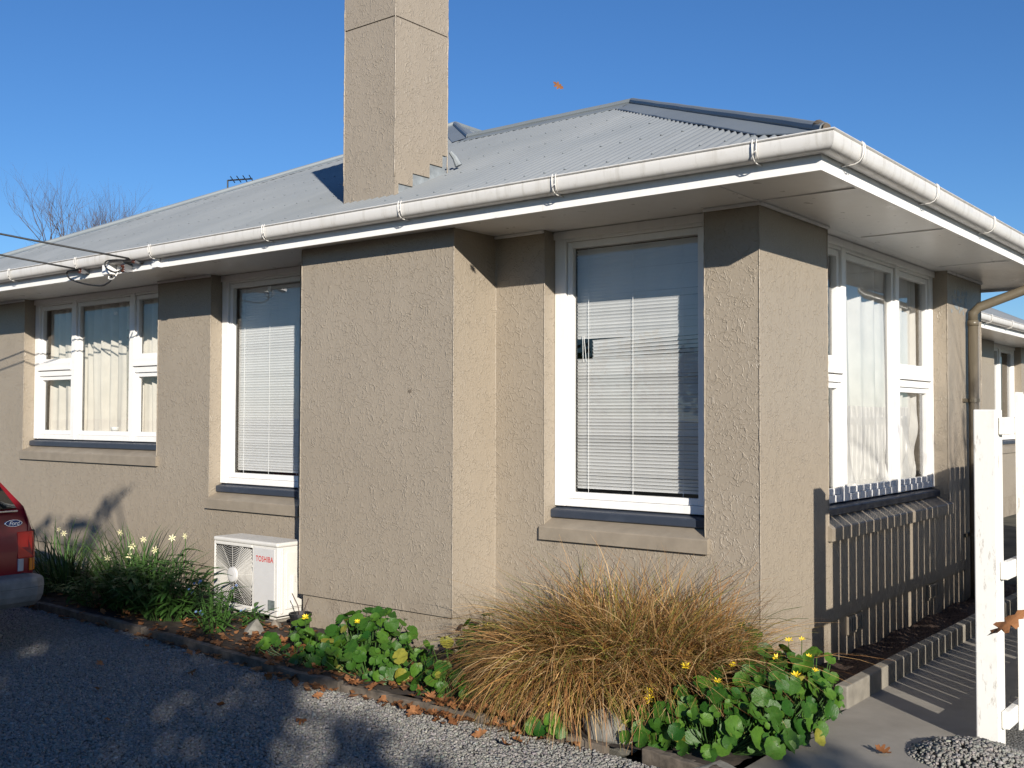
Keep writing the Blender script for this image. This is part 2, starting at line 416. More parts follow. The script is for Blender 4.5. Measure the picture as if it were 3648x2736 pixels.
# rounded plaster arrises that catch the light
b = MB()
for x, y, z0, z1 in ((0, 0, ZP, ZS), (BX1, BY, ZP, ZS), (BX0, BY, ZP, ZS), (W3[0], 0, ZB_+.08, ZS), (W3[1], 0, ZB_+.08, ZS), (W2[0], 0, ZB_+.08, ZS), (W1[0], 0, ZL_+.08, ZS), (W1[1], 0, ZL_+.08, ZS),
                     (0, WS[0], .86, ZS), (0, WS[1], .86, ZS), (0, YB, ZP, ZS), (BX1, .0, ZP, ZS)):
    pts = [(x+random.uniform(-.0012, .0012), y+random.uniform(-.0012, .0012), z0+(z1-z0)*i/60) for i in range(61)]
    MB().tube(pts, [.0045+random.uniform(-.001, .0012) for _ in pts], 6).build('corner_bead', 'stucco', house, smooth=True)
b = MB()
for x, y in ((CX1, CY0), (CX1, CY1), (CX0, CY0)):
    pts = [(x+random.uniform(-.0015, .0015), y+random.uniform(-.0015, .0015), 3.3+(5.6-3.3)*i/50) for i in range(51)]
    MB().tube(pts, [.005+random.uniform(-.0015, .0015) for _ in pts], 6).build('corner_bead', 'stucco', chim, smooth=True)

# ---- soffit, fascia, gutter
SO = .605
def panel(x0, x1, y0, y1): return MB().box(x0, x1, y0, y1, ZS, ZS+.008).build('soffit_panel', 'soffit_paint', soffit)
soffit = MB().box(.0, .012, -SO, -.004, ZS-.006, ZS-.001).build('soffit', 'soffit_paint', house)
xs = [XL-SO, -8.0, -5.62, -3.2, -.0, SO]
for a, c in zip(xs[:-2], xs[1:-1]): panel(a+.002, c-.002, -SO, 0)
ys = [-SO, -.02, 1.54, 3.3, YB+SO]
for a, c in zip(ys[:-1], ys[1:]): panel(0.002, SO, a+.002, c-.002)
panel(XE, 0, YB, YB+SO); panel(XE, XE+SO, YB+SO+.002, YR)
for yy in (-.02, 1.54, 3.3): MB().box(.03, SO-.002, yy-.012, yy+.012, ZS-.007, ZS-.0005).build('joint_batten', 'soffit_paint', soffit)
# cover moulding where the soffit meets the walls
for a, c in ((XL, W1[0]), (W1[1], W2[0]), (W2[1], BX0), (BX1, W3[0]), (W3[1], 0.02)): MB().box(a, c, -.022, -.002, ZS-.022, ZS-.001).build('moulding', 'soffit_paint', soffit, bevel=.005)
for a, c in ((0, WS[0]), (WS[1], YB)): MB().box(.002, .022, a, c, ZS-.022, ZS-.001).build('moulding', 'soffit_paint', soffit, bevel=.005)
def sweep(prof, closed=False):
    """profile [(offset out from the wall line, z)] carried round the eaves with mitred corners"""
    b = MB(); path = lambda o: [(XL-o, 9.0), (XL-o, -o), (o, -o), (o, YB+o), (XE+o+.01, YB+o), (XE+o+.01, YR)]
    n = len(prof); vs = []; fs = []; P = [path(o) for o, z in prof]
    for k in range(5):
        o0 = len(vs)
        for i in range(n): vs += [(*P[i][k], prof[i][1]), (*P[i][k+1], prof[i][1])]
        for i in range(n if closed else n-1):
            j = (i+1) % n; fs.append((o0+2*i, o0+2*i+1, o0+2*j+1, o0+2*j))
    b.add(vs, fs); return b
fascia = sweep([(.606, 2.797), (.626, 2.797), (.626, 2.955), (.606, 2.955)], True).build('fascia', 'white_paint', house)
gp = [(.628, 2.962), (.6275, 2.885), (.633, 2.876), (.66, 2.872), (.695, 2.874), (.712, 2.880), (.722, 2.890), (.728, 2.904), (.731, 2.922), (.732, 2.938), (.731, 2.950), (.727, 2.957), (.729, 2.965), (.736, 2.968), (.739, 2.963), (.736, 2.959)]
inner = [(o-.003 if o > .66 else o+.002, z+.003) for o, z in gp[1:12]][::-1]
gut = sweep(gp+[(.724, 2.955)]+inner, True).build('gutter', 'gutter_paint', house)
for p in gut.data.polygons: p.use_smooth = True
try: gut.data.shade_smooth_by_angle = None
except Exception: pass
em = gut.modifiers.new('edge', 'EDGE_SPLIT'); em.split_angle = math.radians(50)
strap = [(.628, 2.862), (.66, 2.862), (.695, 2.863), (.720, 2.874), (.735, 2.893), (.741, 2.915), (.743, 2.94), (.739, 2.968), (.732, 2.975)]
def bracket_front(x):
    b = MB(); b.tube([(x, -o, z) for o, z in strap], .0036, 6); b.tube([(x+.024, -o, z) for o, z in strap[3:]], .003, 6)
    b.tube([(x, -strap[4][0], strap[4][1]), (x+.012, -.741, 2.91), (x+.024, -strap[5][0], strap[5][1])], .003, 6); b.build('bracket', 'gutter_paint', gut, smooth=True)
def bracket_side(y):
    b = MB(); b.tube([(o, y, z) for o, z in strap], .0036, 6); b.tube([(o, y+.024, z) for o, z in strap[3:]], .003, 6); b.build('bracket', 'gutter_paint', gut, smooth=True)
for x in (-8.6, -7.348, -6.15, -5.005, -3.553, -2.167, -.932, .312): bracket_front(x)
for y in (-.368, .86, 2.143, 3.4, 4.7): bracket_side(y)
for y in (9.5, 10.6, 11.8, 13): MB().tube([(XE+.01+o, y, z) for o, z in strap], .006, 6).build('bracket', 'gutter_paint', gut)
for x in (-4.93, -1.05): MB().box(x-.03, x+.03, -.6285, -.626, 2.797, 2.855).build('cover_plate', 'white_paint', fascia)
MB().box(-5.09, -5.0, -.652, -.627, 2.80, 2.875).build('cover_plate', 'white_paint', fascia)

# ---- corrugated roof
roof = bpy.data.objects.new('roof', None)
def corrugated(u0, u1, s_lo, s_hi, frame, sheet_w=.762, pitch_=.0762, amp=.009):
    """frame(u, s, h) -> xyz ; s is horizontal run from the eave line"""
    out = []; u = u0; k = 0
    while u < u1-1e-4:
        ue = min(u+sheet_w, u1); n = max(2, int(round((ue+.02-u)/pitch_*8))); b = MB(); vs = []; fs = []; cnt = 0; lift = .0016*(k % 2)+random.uniform(0, .0015)
        us = np.linspace(u, min(ue+.02, u1), n+1)
        for i, a in enumerate(us):
            lo, hi = s_lo(a), max(s_hi(a), s_lo(a)+.002); h = amp*math.sin(2*math.pi*a/pitch_)+lift
            for t in (0, .34, .67, 1): vs.append(frame(a, lo+(hi-lo)*t, h))
        for i in range(n):
            for t in range(3): fs.append((i*4+t, (i+1)*4+t, (i+1)*4+t+1, i*4+t+1))
        b.add(vs, fs); out.append(b); u = ue; k += 1
    return out
def up_front(x):
    wing = min(2.257, -x); mainb = -1.89-x
    return min(x+9.7, max(wing, min(mainb, 3.905)))
roof_base = MB()
def zfront(y): return rz(y)-.02
roof_base.add([(-10.36, -.66, zfront(-.66)), (.66, -.66, zfront(-.66)), (-2.257, 2.257, zfront(2.257)), (-4.147, 2.257, zfront(2.257)), (-5.795, 3.905, zfront(3.905))], [(0, 1, 2, 3, 4)])
roof_base.add([(.66, -.66, zfront(-.66)), (.66, 5.17, zfront(-.66)), (-2.257, 2.257, zfront(2.257))], [(0, 1, 2)])
roof_base.add([(.66, 5.17, zfront(-.66)), (-1.2, 5.17, zfront(-.66)), (-4.147, 2.257, zfront(2.257)), (-2.257, 2.257, zfront(2.257))], [(0, 1, 2, 3)])
roof_base.add([(-10.36, -.66, zfront(-.66)), (-5.795, 3.905, zfront(3.905)), (-5.795, 13.1, zfront(3.905)), (-10.36, 17.6, zfront(-.66))], [(0, 1, 2, 3)])
roof_base.add([(-1.23, 17.6, zfront(-.66)), (-5.795, 13.1, zfront(3.905)), (-5.795, 3.905, zfront(3.905)), (-4.147, 2.257, zfront(2.257)), (-1.23, 5.17, zfront(-.66))], [(0, 1, 2, 3, 4)])
roof_base.add([(-10.36, 17.6, zfront(-.66)), (-5.795, 13.1, zfront(3.905)), (-1.23, 17.6, zfront(-.66))], [(0, 1, 2)])
roof = roof_base.build('roof', 'roof_iron', house, recalc=False)
cs, sn = math.cos(math.radians(25.04)), math.sin(math.radians(25.04))
for bb in corrugated(-10.39, .69, lambda a: 0, lambda a: up_front(a)+.69, lambda a, s_, h: (a, -.69+s_-h*sn, 2.95+pt*s_+h*cs)):
    bb.build('roof_sheet', 'roof_iron', roof, smooth=True, recalc=False)
def up_side(y): return min(y+.69, 5.204-y)
for bb in corrugated(-.69, 5.204, lambda a: 0, up_side, lambda a, s_, h: (.69-s_+h*sn, a, 2.95+pt*s_+h*cs)):
    bb.build('roof_sheet', 'roof_iron', roof, smooth=True, recalc=False)
def lo_east(y):
    return max(0, min(2.947, 5.204-y)) if y < 5.204 else 0
def up_east(y): return min(4.595, y+1.89-1.2+1.2-.0) if y < 3 else 4.595
for bb in corrugated(2.3, 17.2, lambda y: max(0., 5.20-y), lambda y: min(4.595, y+.69), lambda a, s_, h: (-1.2-s_+h*sn, a, 2.95+pt*s_+h*cs)):
    bb.build('roof_sheet', 'roof_iron', roof, smooth=True, recalc=False)
def cap(p, q, n1, n2, name='ridge_cap', eave=False):
    """lead-style capping: a roll along the line p-q and a wing lying on each slope; n1,n2 horizontal directions down the two slopes (with z)"""
    p, q = Vector(p), Vector(q); b = MB(); d = (q-p).normalized()
    n = max(2, int((q-p).length/.25)); pts = [p+(q-p)*i/n+Vector((0, 0, .024+random.uniform(-.002, .002))) for i in range(n+1)]
    b.tube(pts, .031, 10)
    for w in (n1, n2):
        w = Vector(w); w = (w-d*w.dot(d)).normalized()
        nn = d.cross(w); nn = nn if nn.z > 0 else -nn
        v = []
        for i in range(n+1):
            c = p+(q-p)*i/n; e = random.uniform(-.003, .003)
            k = min(1, .12+(c-p).length*.62/.17*.5) if eave else 1
            v += [c+nn*.018, c+w*.17*k+nn*(.0155+e), c+w*.175*k+nn*(.009+e)]
        b.add(v, [(i*3+k, (i+1)*3+k, (i+1)*3+k+1, i*3+k+1) for i in range(n) for k in range(2)])
    return b.build(name, 'roof_cap', roof, recalc=False, smooth=False)
sF, sR_, sE, sW = (0, -1, -pt), (0, 1, -pt), (1, 0, -pt), (-1, 0, -pt)
PK = (-2.257, 2.257, rz(2.257)); JN = (-4.147, 2.257, rz(2.257)); AP = (-5.795, 3.905, rz(3.905))
cap((.66, -.66, rz(-.66)), PK, sF, sE, 'hip_cap', True); cap(PK, JN, sF, sR_); cap(JN, AP, sF, sE, 'hip_cap')
cap((-10.36, -.66, rz(-.66)), AP, sF, sW, 'hip_cap', True); cap(AP, (-5.795, 13.1, rz(3.905)), sE, sW); cap(PK, (.66, 5.17, rz(-.66)), sE, sR_, 'hip_cap')
b = MB(); b.tube([(.675, -.675, rz(-.675)+.03), (.60, -.60, rz(-.60)+.034)], [.02, .030], 10); b.build('cap_end', 'timber_edge', roof)
# roofing nails
b = MB()
for y in np.arange(-.45, 2.2, .62):
    for x in np.arange(-10.2, .6, .1524):
        xx = round(x/.0762)*.0762+.01905
        if y < up_front(xx)-.2 and not (CX0-.1 < xx < CX1+.1 and y < .5): b.lathe([(.011, 0), (.007, .006), (.001, .008)], (xx, y, rz(y)+.0095), 5)
nl = b.build('nail_heads', 'roof_cap', roof); nl['kind'] = 'stuff'

# downpipe
b = MB(); b.tube([(.062, 4.14, -.02), (.062, 4.14, 2.42)], .043, 16)
dp = b.build('downpipe', 'pipe_paint', house, smooth=True)
b = MB(); b.tube([(.062, 4.14, 2.41), (.065, 4.14, 2.50), (.11, 4.155, 2.55), (.45, 4.265, 2.685), (.62, 4.32, 2.75), (.665, 4.335, 2.79), (.668, 4.335, 2.87)], .041, 14); b.build('elbow', 'pipe_paint', dp, smooth=True)
for z in (1.72, .55):
    b = MB(); b.lathe([(.049, 0), (.049, .03)], (.062, 4.14, z), 16); b.box(.0, .02, 4.02, 4.26, z, z+.03); b.build('pipe_clip', 'pipe_paint', dp)
b = MB(); b.lathe([(.047, 0), (.047, .05)], (.062, 4.14, 2.385), 16); b.build('collar', 'pipe_paint', dp, smooth=True)
vs = [(-2.345+.022*math.cos(a)*random.uniform(.5, 1.1), BY-.0015, 1.75+.014*math.sin(a)*random.uniform(.5, 1.1)) for a in np.linspace(0, 6.28, 12)[:-1]]
MB().add(vs, [tuple(range(11))]).build('wall_mark', 'timber_edge', breast, recalc=False)
# old paint patch under the soffit on the far pier
pp = None
for i in range(26):
    cx, cz = 3.72+random.random()*.55, 2.47+random.random()*.22; r = random.uniform(.012, .04)
    vs = [(.0015+.0002*i/26, cx+r*1.3*random.uniform(.6, 1)*math.cos(a), cz+r*random.uniform(.6, 1)*math.sin(a)) for a in np.linspace(0, 6.28, 9)[:-1]]
    pp = MB().add(vs, [tuple(range(8))]).build('paint_patch', 'lead', house, recalc=False)

# ------------------------------------------------------------------ windows
def wmap(side, off):
    if side == 'F': return lambda u0, u1, d0, d1, z0, z1: (u0, u1, off+d0, off+d1, z0, z1)
    return lambda u0, u1, d0, d1, z0, z1: (off-d1, off-d0, u0, u1, z0, z1)
def window(side, off, u, zb, bays, label, zt=ZS-.003, glass_top=2.705, transoms={}):
    """bays: [(left, right)] clear openings between frame members; u: opening; transoms {bay: (z0,z1)}"""
    mp = wmap(side, off); u0, u1 = u; D0, D1 = .115, .20
    f = MB(); B = lambda *a: f.box(*mp(*a))
    zf = zb+.215                      # underside of the timber frame
    edges = [u0]+[e for bay in bays for e in bay]+[u1]
    for i in range(0, len(edges), 2): B(edges[i]+.002, edges[i+1]-.002, D0, D1, zf, zt)
    for l, r in bays: B(l, r, D0+.004, D1, glass_top+.04, zt); B(l, r, D0+.006, D1, zf, zf+.05)
    B(u0+.002, u1-.002, D0-.018, D0-.001, 2.765, zt-.001)
    w = f.build('window', 'white_paint', house, bevel=.003)
    tag(w, label)
    # painted timber sill with a rounded nose
    prof = [(.16, zf-.002), (.16, zf-.06), (.078, zf-.076), (.072, zf-.073), (.070, zf-.068), (.070, zf-.030), (.076, zf-.022)]
    fn = (lambda p, q, t: (t, off+p, q)) if side == 'F' else (lambda p, q, t: (off-p, t, q))
    MB().prism(prof, fn, u0+.003, u1-.003).build('sill_board', 'blue_paint', w)
    prof = [(.16, zb+.166), (.16, zb+.001), (-.03, zb+.001), (-.03, zb+.080), (-.024, zb+.087)]
    MB().prism(prof, fn, u0-.02, u1+.03).build('sill', 'sill_stucco', w)
    for i, (l, r) in enumerate(bays):
        parts = [(zf+.052, transoms[i][0]+.0), (transoms[i][1], glass_top+.038)] if i in transoms else [(zf+.052, glass_top+.038)]
        if i in transoms:
            t = MB(); z0, z1 = transoms[i]; zm = (z0+z1)/2
            t.box(*mp(l+.001, r-.001, D0-.006, D1-.01, zm-.012, z1)); t.box(*mp(l+.001, r-.001, D0+.004, D1-.01, z0, zm-.018)); t.box(*mp(l+.004, r-.004, D0-.016, D0-.006, zm-.010, zm+.012))
            t.build('transom', 'white_paint', w, bevel=.002)
        for z0, z1 in parts:
            s = MB(); st = .042; d0, d1 = D0+.02, D0+.06
            s.box(*mp(l+.002, l+st, d0, d1, z0, z1)); s.box(*mp(r-st, r-.002, d0, d1, z0, z1))
            s.box(*mp(l+st, r-st, d0+.001, d1, z0, z0+st)); s.box(*mp(l+st, r-st, d0+.001, d1, z1-st, z1))
            sash = s.build('sash', 'white_paint', w, bevel=.003)
            MB().box(*mp(l+st-.004, r-st+.004, D0+.046, D0+.050, z0+st-.004, z1-st+.004)).build('pane', 'window_glass', w)
    return w
window('F', 0, W3, ZB_, [(W3[0]+.09, W3[1]-.075)], 'tall single-pane window with venetian blind right of the chimney breast')
window('F', 0, W2, ZB_, [(W2[0]+.09, W2[1]-.075)], 'tall single-pane window between chimney breast and curtained window')
window('F', 0, W1, ZL_, [(-8.385, -7.72), (-7.64, -6.645), (-6.565, -6.075)], 'wide three-part window with cream curtains above the flower bed', transoms={0: (1.995, 2.135), 2: (1.995, 2.135)})
window('S', 0, WS, .785, [(1.085, 1.555), (1.635, 2.67), (2.75, 3.52)], 'three-part window with cream curtains beside the corner pier', transoms={0: (1.825, 1.965), 2: (1.825, 1.965)})
window('S', XE, WR, 1.0, [(12.7, 13.4), (13.48, 14.3)], 'white window in the rear wall past the downpipe')

# ---- venetian blinds
def blind(label, x0, x1, z0, z1, damage=False, tilt=62):
    e = empty('venetian_blind', ((x0+x1)/2, .225, z1), label, 'blind', 'venetian blinds')
    MB().box(x0, x1, .205, .245, z1-.03, z1).build('head_rail', 'blind_slat', e, bevel=.003)
    pitch_ = .0222; n = int((z1-.05-z0-.02)/pitch_); me = {}
    def slat_mesh(l):
        b = MB(); a = math.radians(tilt); vs = []
        for i in range(5):
            t = -1+.5*i; w = .0125*t; c = .0022*(1-t*t); y = w*math.cos(a)*-1-c*math.sin(a); z = w*math.sin(a)*-1+c*math.cos(a)*.4
            for x in (0, l): vs.append((x, -y, z))
        fs = [(2*i, 2*i+1, 2*i+3, 2*i+2) for i in range(4)]; b.add(vs, fs); return b.mesh('slat', False, True)
    full = slat_mesh(x1-x0); full.materials.append(M('blind_slat')); short = slat_mesh(x1-x0-.125); short.materials.append(M('blind_slat'))
    for i in range(n):
        z = z1-.05-i*pitch_; o_short = damage and 1.962 < z < 2.095
        s = link('slat', short if o_short else full, None, e)
        s.location = (x0+(.125 if o_short else 0), .225, z-(.012 if o_short else 0)); s.rotation_euler = (random.uniform(-.05, .05), random.uniform(-.0015, .0015), 0)
        if o_short: s.rotation_euler[1] = -.035*(z-1.96)/.13
    MB().box(x0, x1, .212, .238, z0, z0+.018).build('bottom_rail', 'blind_slat', e, bevel=.003)
    b = MB()
    for f in (.10, .44, .80): b.tube([(x0+(x1-x0)*f, .209, z1-.03), (x0+(x1-x0)*f, .209, z0)], .0016, 5)
    if damage: b.tube([(x0+.06, .215, 2.12), (x0+.075, .22, 1.95)], .002, 5); b.tube([(x0+.05, .215, 2.12), (x0+.05, .22, 1.95)], .002, 5)
    b.build('ladder_cord', 'blind_slat', e)
blind('white venetian blind with bent slats and a gap, right of the chimney breast', -1.425, -.41, 1.06, 2.74, True, 55)
blind('intact white venetian blind in the window above the heat pump', -5.08, -4.07, 1.06, 2.74)

# ---- curtains
def curtain(name, label, side, off, u0, u1, z0, z1, mat, folds, amp=.03, d=.27, bunch=0, seed=0, gather=0, group='curtains'):
    rs = random.Random(seed); ph = [rs.uniform(0, 6.28) for _ in range(6)]; nx, nz = int(folds*14), 30; b = MB(); vs = []
    for j in range(nz+1):
        t = j/nz; z = z0+(z1-z0)*t
        for i in range(nx+1):
            s_ = i/nx; w = amp*(math.sin(2*math.pi*folds*s_+ph[0]+.5*math.sin(3*t+ph[1]))+.45*math.sin(2*math.pi*folds*1.7*s_+ph[2]+t*1.2))
            if bunch: k = max(0, 1-t/.42)**2; w += bunch*k*(math.sin(9*s_+ph[3]+14*t)+.8*math.sin(17*s_+ph[4]-22*t)+.5*math.sin(31*t+ph[5]+7*s_))
            uu = u0+(u1-u0)*s_+.008*math.sin(5*t+ph[5]+8*s_)
            if gather: c = (u0+u1)/2; uu = c+(uu-c)*(1-gather*(1-t)*.5)
            zz = z+(.01*math.sin(20*s_+ph[2])+(bunch*.6*math.sin(13*s_+ph[1])) if j == 0 else 0)
            vs.append((uu, off+d+w, zz) if side == 'F' else (off-d-w, uu, zz))
    b.add(vs, [(j*(nx+1)+i, j*(nx+1)+i+1, (j+1)*(nx+1)+i+1, (j+1)*(nx+1)+i) for j in range(nz) for i in range(nx)])
    o = b.build(name, mat, smooth=True, recalc=False); tag(o, label, 'curtain', group); return o
curtain('curtain', 'cream curtain in the left bay of the wide window over the flower bed', 'F', 0, -8.44, -7.70, 1.36, 2.76, 'curtain_cream', 5, .025, seed=1)
curtain('curtain', 'broad cream curtain in the middle bay of the wide window over the flower bed', 'F', 0, -7.74, -6.92, 1.36, 2.76, 'curtain_cream', 5.5, .033, seed=2)
curtain('curtain', 'narrow floral patterned curtain edge in the wide window', 'F', 0, -6.93, -6.79, 1.36, 2.76, 'curtain_floral', 1.2, .012, .25, seed=3)
curtain('curtain', 'narrow cream curtain right of the floral one in the wide window', 'F', 0, -6.80, -6.58, 1.36, 2.76, 'curtain_cream', 2.2, .022, .28, seed=4)
curtain('curtain', 'cream curtain in the right bay of the wide window beside the pier', 'F', 0, -6.60, -6.02, 1.36, 2.76, 'curtain_cream', 4, .025, seed=5)
curtain('curtain', 'large cream curtain bunched at the bottom in the middle of the side window', 'S', 0, 1.62, 2.66, 1.06, 2.76, 'curtain_white', 4.2, .03, .215, .03, 6)
curtain('curtain', 'pale curtain in the left bay of the side window, half hidden by the pier', 'S', 0, 1.06, 1.60, 1.06, 2.76, 'curtain_white', 3, .03, .23, .015, 7)
curtain('curtain', 'pale crumpled curtain in the right bay of the side window', 'S', 0, 2.72, 3.42, 1.06, 2.76, 'curtain_white', 3.4, .03, .23, .045, 8)
curtain('curtain', 'pale curtain hanging in the rear window past the downpipe', 'S', XE, 13.05, 13.4, 1.2, 2.76, 'curtain_white', 2.5, .03, .23, 0, 9)
# cup on the inner sill
MB().box(-8.40, -6.06, .205, .42, 1.37, 1.395).build('inner_sill', 'white_paint', house)
c = MB(); c.lathe([(.022, 0), (.026, .004), (.040, .055), (.042, .07), (.038, .07), (.034, .02), (.001, .012)], (-7.06, .222, 1.396), 18)
tag(c.build('cup', 'porcelain', smooth=True), 'small white cup standing on the sill of the curtained window', 'cup')
MB().box(-7.0, -6.94, .159, .1605, 2.58, 2.61).build('sticker', 'porcelain', house); MB().box(-4.60, -4.565, .159, .1605, 2.64, 2.69).build('sticker', 'porcelain', house)

# ------------------------------------------------------------------ heat pump
AX0, AX1, AY0, AY1, AZ0, AZ1 = -4.411, -3.635, -.50, -.235, .085, .632
ac = empty('heat_pump', ((AX0+AX1)/2, -.37, .03), 'white heat pump outdoor unit with round fan grille against the wall', 'heat pump')
GX0, GX1, GZ0, GZ1 = AX0+.012, AX0+.475, AZ0+.045, AZ1-.06
gcx, gcz = (GX0+GX1)/2, (GZ0+GZ1)/2
b = MB(); y0 = AY0
b.box(AX0, GX0, y0, AY1, AZ0, AZ1-.035); b.box(GX1, AX1, y0+.002, AY1, AZ0, AZ1-.035)
b.box(GX0, GX1, y0, AY1, AZ0, GZ0); b.box(GX0, GX1, y0, AY1, GZ1, AZ1-.035); b.box(GX0, GX1, y0+.09, AY1, GZ0, GZ1)
b.build('casing', 'unit_white', ac, bevel=.006)
MB().box(AX0-.004, AX1+.004, AY0-.005, AY1+.003, AZ1-.034, AZ1).build('top_cover', 'unit_white', ac, bevel=.012)
MB().box(GX1+.03, AX1-.03, AY0-.0035, AY0+.001, AZ0+.03, AZ1-.05).build('front_panel', 'unit_panel', ac, bevel=.004)
MB().box(GX0, GX1, y0+.085, y0+.0885, GZ0, GZ1).build('fan_recess', 'fan_black', ac)
b = MB(); e_ = .0006
b.box(GX0+e_, GX0+.002, y0+.014, y0+.085, GZ0+e_, GZ1-e_); b.box(GX1-.002, GX1-e_, y0+.014, y0+.085, GZ0+e_, GZ1-e_); b.box(GX0+.002, GX1-.002, y0+.014, y0+.085, GZ0+e_, GZ0+.002); b.box(GX0+.002, GX1-.002, y0+.014, y0+.085, GZ1-.002, GZ1-e_)
b.build('shade_lining', 'fan_black', ac)  # black lining added: shade inside the fan opening put into its colour
b = MB()       # wire grille: concentric rings clipped to the opening, and spokes
hw, hh = (GX1-GX0)/2, (GZ1-GZ0)/2
def clipx(r, a): return abs(r*math.cos(a)) <= hw and abs(r*math.sin(a)) <= hh
def ribbon(run, r):
    vs = []
    for a in run:
        for rr, yy in ((r-.0009, AY0+.002), (r+.0009, AY0+.002), (r+.0009, AY0+.0080), (r-.0009, AY0+.0080)): vs.append((gcx+rr*math.cos(a), yy-.006*max(0, 1-r/.25), gcz+rr*math.sin(a)))
    b.add(vs, [(i*4+k, i*4+(k+1) % 4, (i+1)*4+(k+1) % 4, (i+1)*4+k) for i in range(len(run)-1) for k in range(4)])
for i in range(20):
    r = .066+i*.0136; run = []; N = 96
    for k in range(N+1):
        a = 2*math.pi*k/N
        if clipx(r, a): run.append(a)
        else:
            if len(run) > 1: ribbon(run, r)
            run = []
    if len(run) > 1: ribbon(run, r)
for k in range(12):
    a = 2*math.pi*k/12+.05; r1 = min(hw/abs(math.cos(a)+1e-9), hh/abs(math.sin(a)+1e-9)); n = 5
    b.tube([(gcx+r*math.cos(a+.25*(r-.06)), AY0+.010-.012*max(0, 1-r/.3), gcz+r*math.sin(a+.25*(r-.06))) for r in np.linspace(.058, min(r1, .30)*.97, n)], .0014, 4)
g_ = b.build('grille', 'unit_white', ac, recalc=False); g_['kind'] = 'stuff'
MB().lathe([(.060, AY0+.006), (.056, AY0-.012), (.035, AY0-.016), (.001, AY0-.017)], (gcx, 0, gcz), 32, 'Y').build('grille_hub', 'unit_panel', ac, smooth=False)
for k in range(3):
    a0 = k*2.094; b = MB(); vs = []
    for i in range(6):
        r = .05+.165*i/5
        for t in (-.45, .0, .45): vs.append((gcx+r*math.cos(a0+t), AY0+.055-.03*t, gcz+r*math.sin(a0+t)))
    b.add(vs, [(i*3+j, i*3+j+1, i*3+j+4, i*3+j+3) for i in range(5) for j in range(2)]); b.build('fan_blade', 'fan_black', ac, recalc=False)
MB().box(AX1, AX1+.012, AY0+.075, AY1-.008, AZ0+.045, AZ1-.075).build('valve_cover', 'unit_white', ac, bevel=.006)
b = MB(); b.prism([(AY0+.12, AZ0+.06), (AY1+.01, AZ0+.06), (AY1+.01, AZ0+.19), (AY0+.155, AZ0+.25), (AY0+.15, AZ0+.30), (AY0+.12, AZ0+.30)], lambda p, q, t: (t, p, q), AX1+.008, AX1+.03); b.build('valve_cover', 'unit_white', ac, bevel=.008)
MB().box(AX1+.0, AX1+.016, AY0+.03, AY0+.05, AZ0+.02, AZ1-.04).build('side_rib', 'unit_white', ac, bevel=.005)
MB().box(AX1-.10, AX1-.024, AY0-.006, AY0-.003, AZ0+.045, AZ0+.118).build('rating_plate', 'label_grey', ac)
tm = text_mesh('TOSHIBA', .058, .0012, 0, 1.10); tm.transform(Matrix.Translation((GX1+.155, AY0-.0045, AZ1-.132)) @ Matrix.Rotation(math.pi/2, 4, 'X') @ Matrix.Scale(.80, 4, (1, 0, 0)))
link('lettering', tm, 'logo_red', ac)
for x in (AX0+.1, AX1-.12): MB().box(x, x+.06, AY0+.03, AY1+.02, .055, AZ0+.002).build('foot', 'unit_white', ac)
for x in (AX0+.08, AX1-.14):
    o = MB().box(x, x+.11, AY0+.0, AY1+.06, -.03, .053).build('concrete_block', 'kerb_concrete', bevel=.008)
    tag(o, ('concrete block under the grille end of the heat pump' if x < -4.2 else 'concrete block under the lettered end of the heat pump'), 'block')

# ------------------------------------------------------------------ red car, rear end in view
car = empty('parked_car', (-6.3, -2.8, 0), 'dark red hatchback parked on the gravel, rear corner showing', 'car')
YC, HWc = -2.80, .85
def section(x, hw, zlo, zbelt, zroof, tum):
    """half outline from sill to roof centre, mirrored"""
    h = [(hw*.93, zlo), (hw*.995, zlo+.10), (hw, zlo+.25), (hw*.985, zbelt-.06), (hw*.955, zbelt), (hw*.955-tum*.55, zbelt+(zroof-zbelt)*.55), (hw*.955-tum, zroof-.05), (hw*.90-tum-.06, zroof-.008), (hw*.4, zroof)]
    return [(x, YC+a, z) for a, z in h]+[(x, YC-a, z) for a, z in h[::-1]]
st = [(-8.35, .66, .42, .62, .64, .0), (-8.25, .76, .30, .68, .72, .0), (-7.9, .83, .28, .80, .84, .0), (-7.2, .85, .25, .90, .93, .02), (-6.85, .85, .25, .92, .98, .03), (-6.3, .85, .25, .93, 1.34, .17), (-5.8, .85, .25, .935, 1.385, .18),
      (-5.2, .85, .26, .94, 1.375, .18), (-4.80, .85, .28, .94, 1.32, .16), (-4.62, .85, .30, .94, 1.17, .11), (-4.49, .85, .34, .935, .975, .02), (-4.43, .845, .40, .86, .88, .005), (-4.405, .835, .44, .70, .72, .0)]
b = MB(); secs = [section(*a) for a in st]; n = len(secs[0]); vs = [p for q in secs for p in q]; fs = []
for i in range(len(secs)-1):
    for k in range(n): fs.append((i*n+k, i*n+(k+1) % n, (i+1)*n+(k+1) % n, (i+1)*n+k))
fs += [tuple(range(n)), tuple((len(secs)-1)*n+k for k in range(n-1, -1, -1))]
b.add(vs, fs); body = b.build('body', 'car_red', car, smooth=True); es = body.modifiers.new('e', 'EDGE_SPLIT'); es.split_angle = math.radians(38)
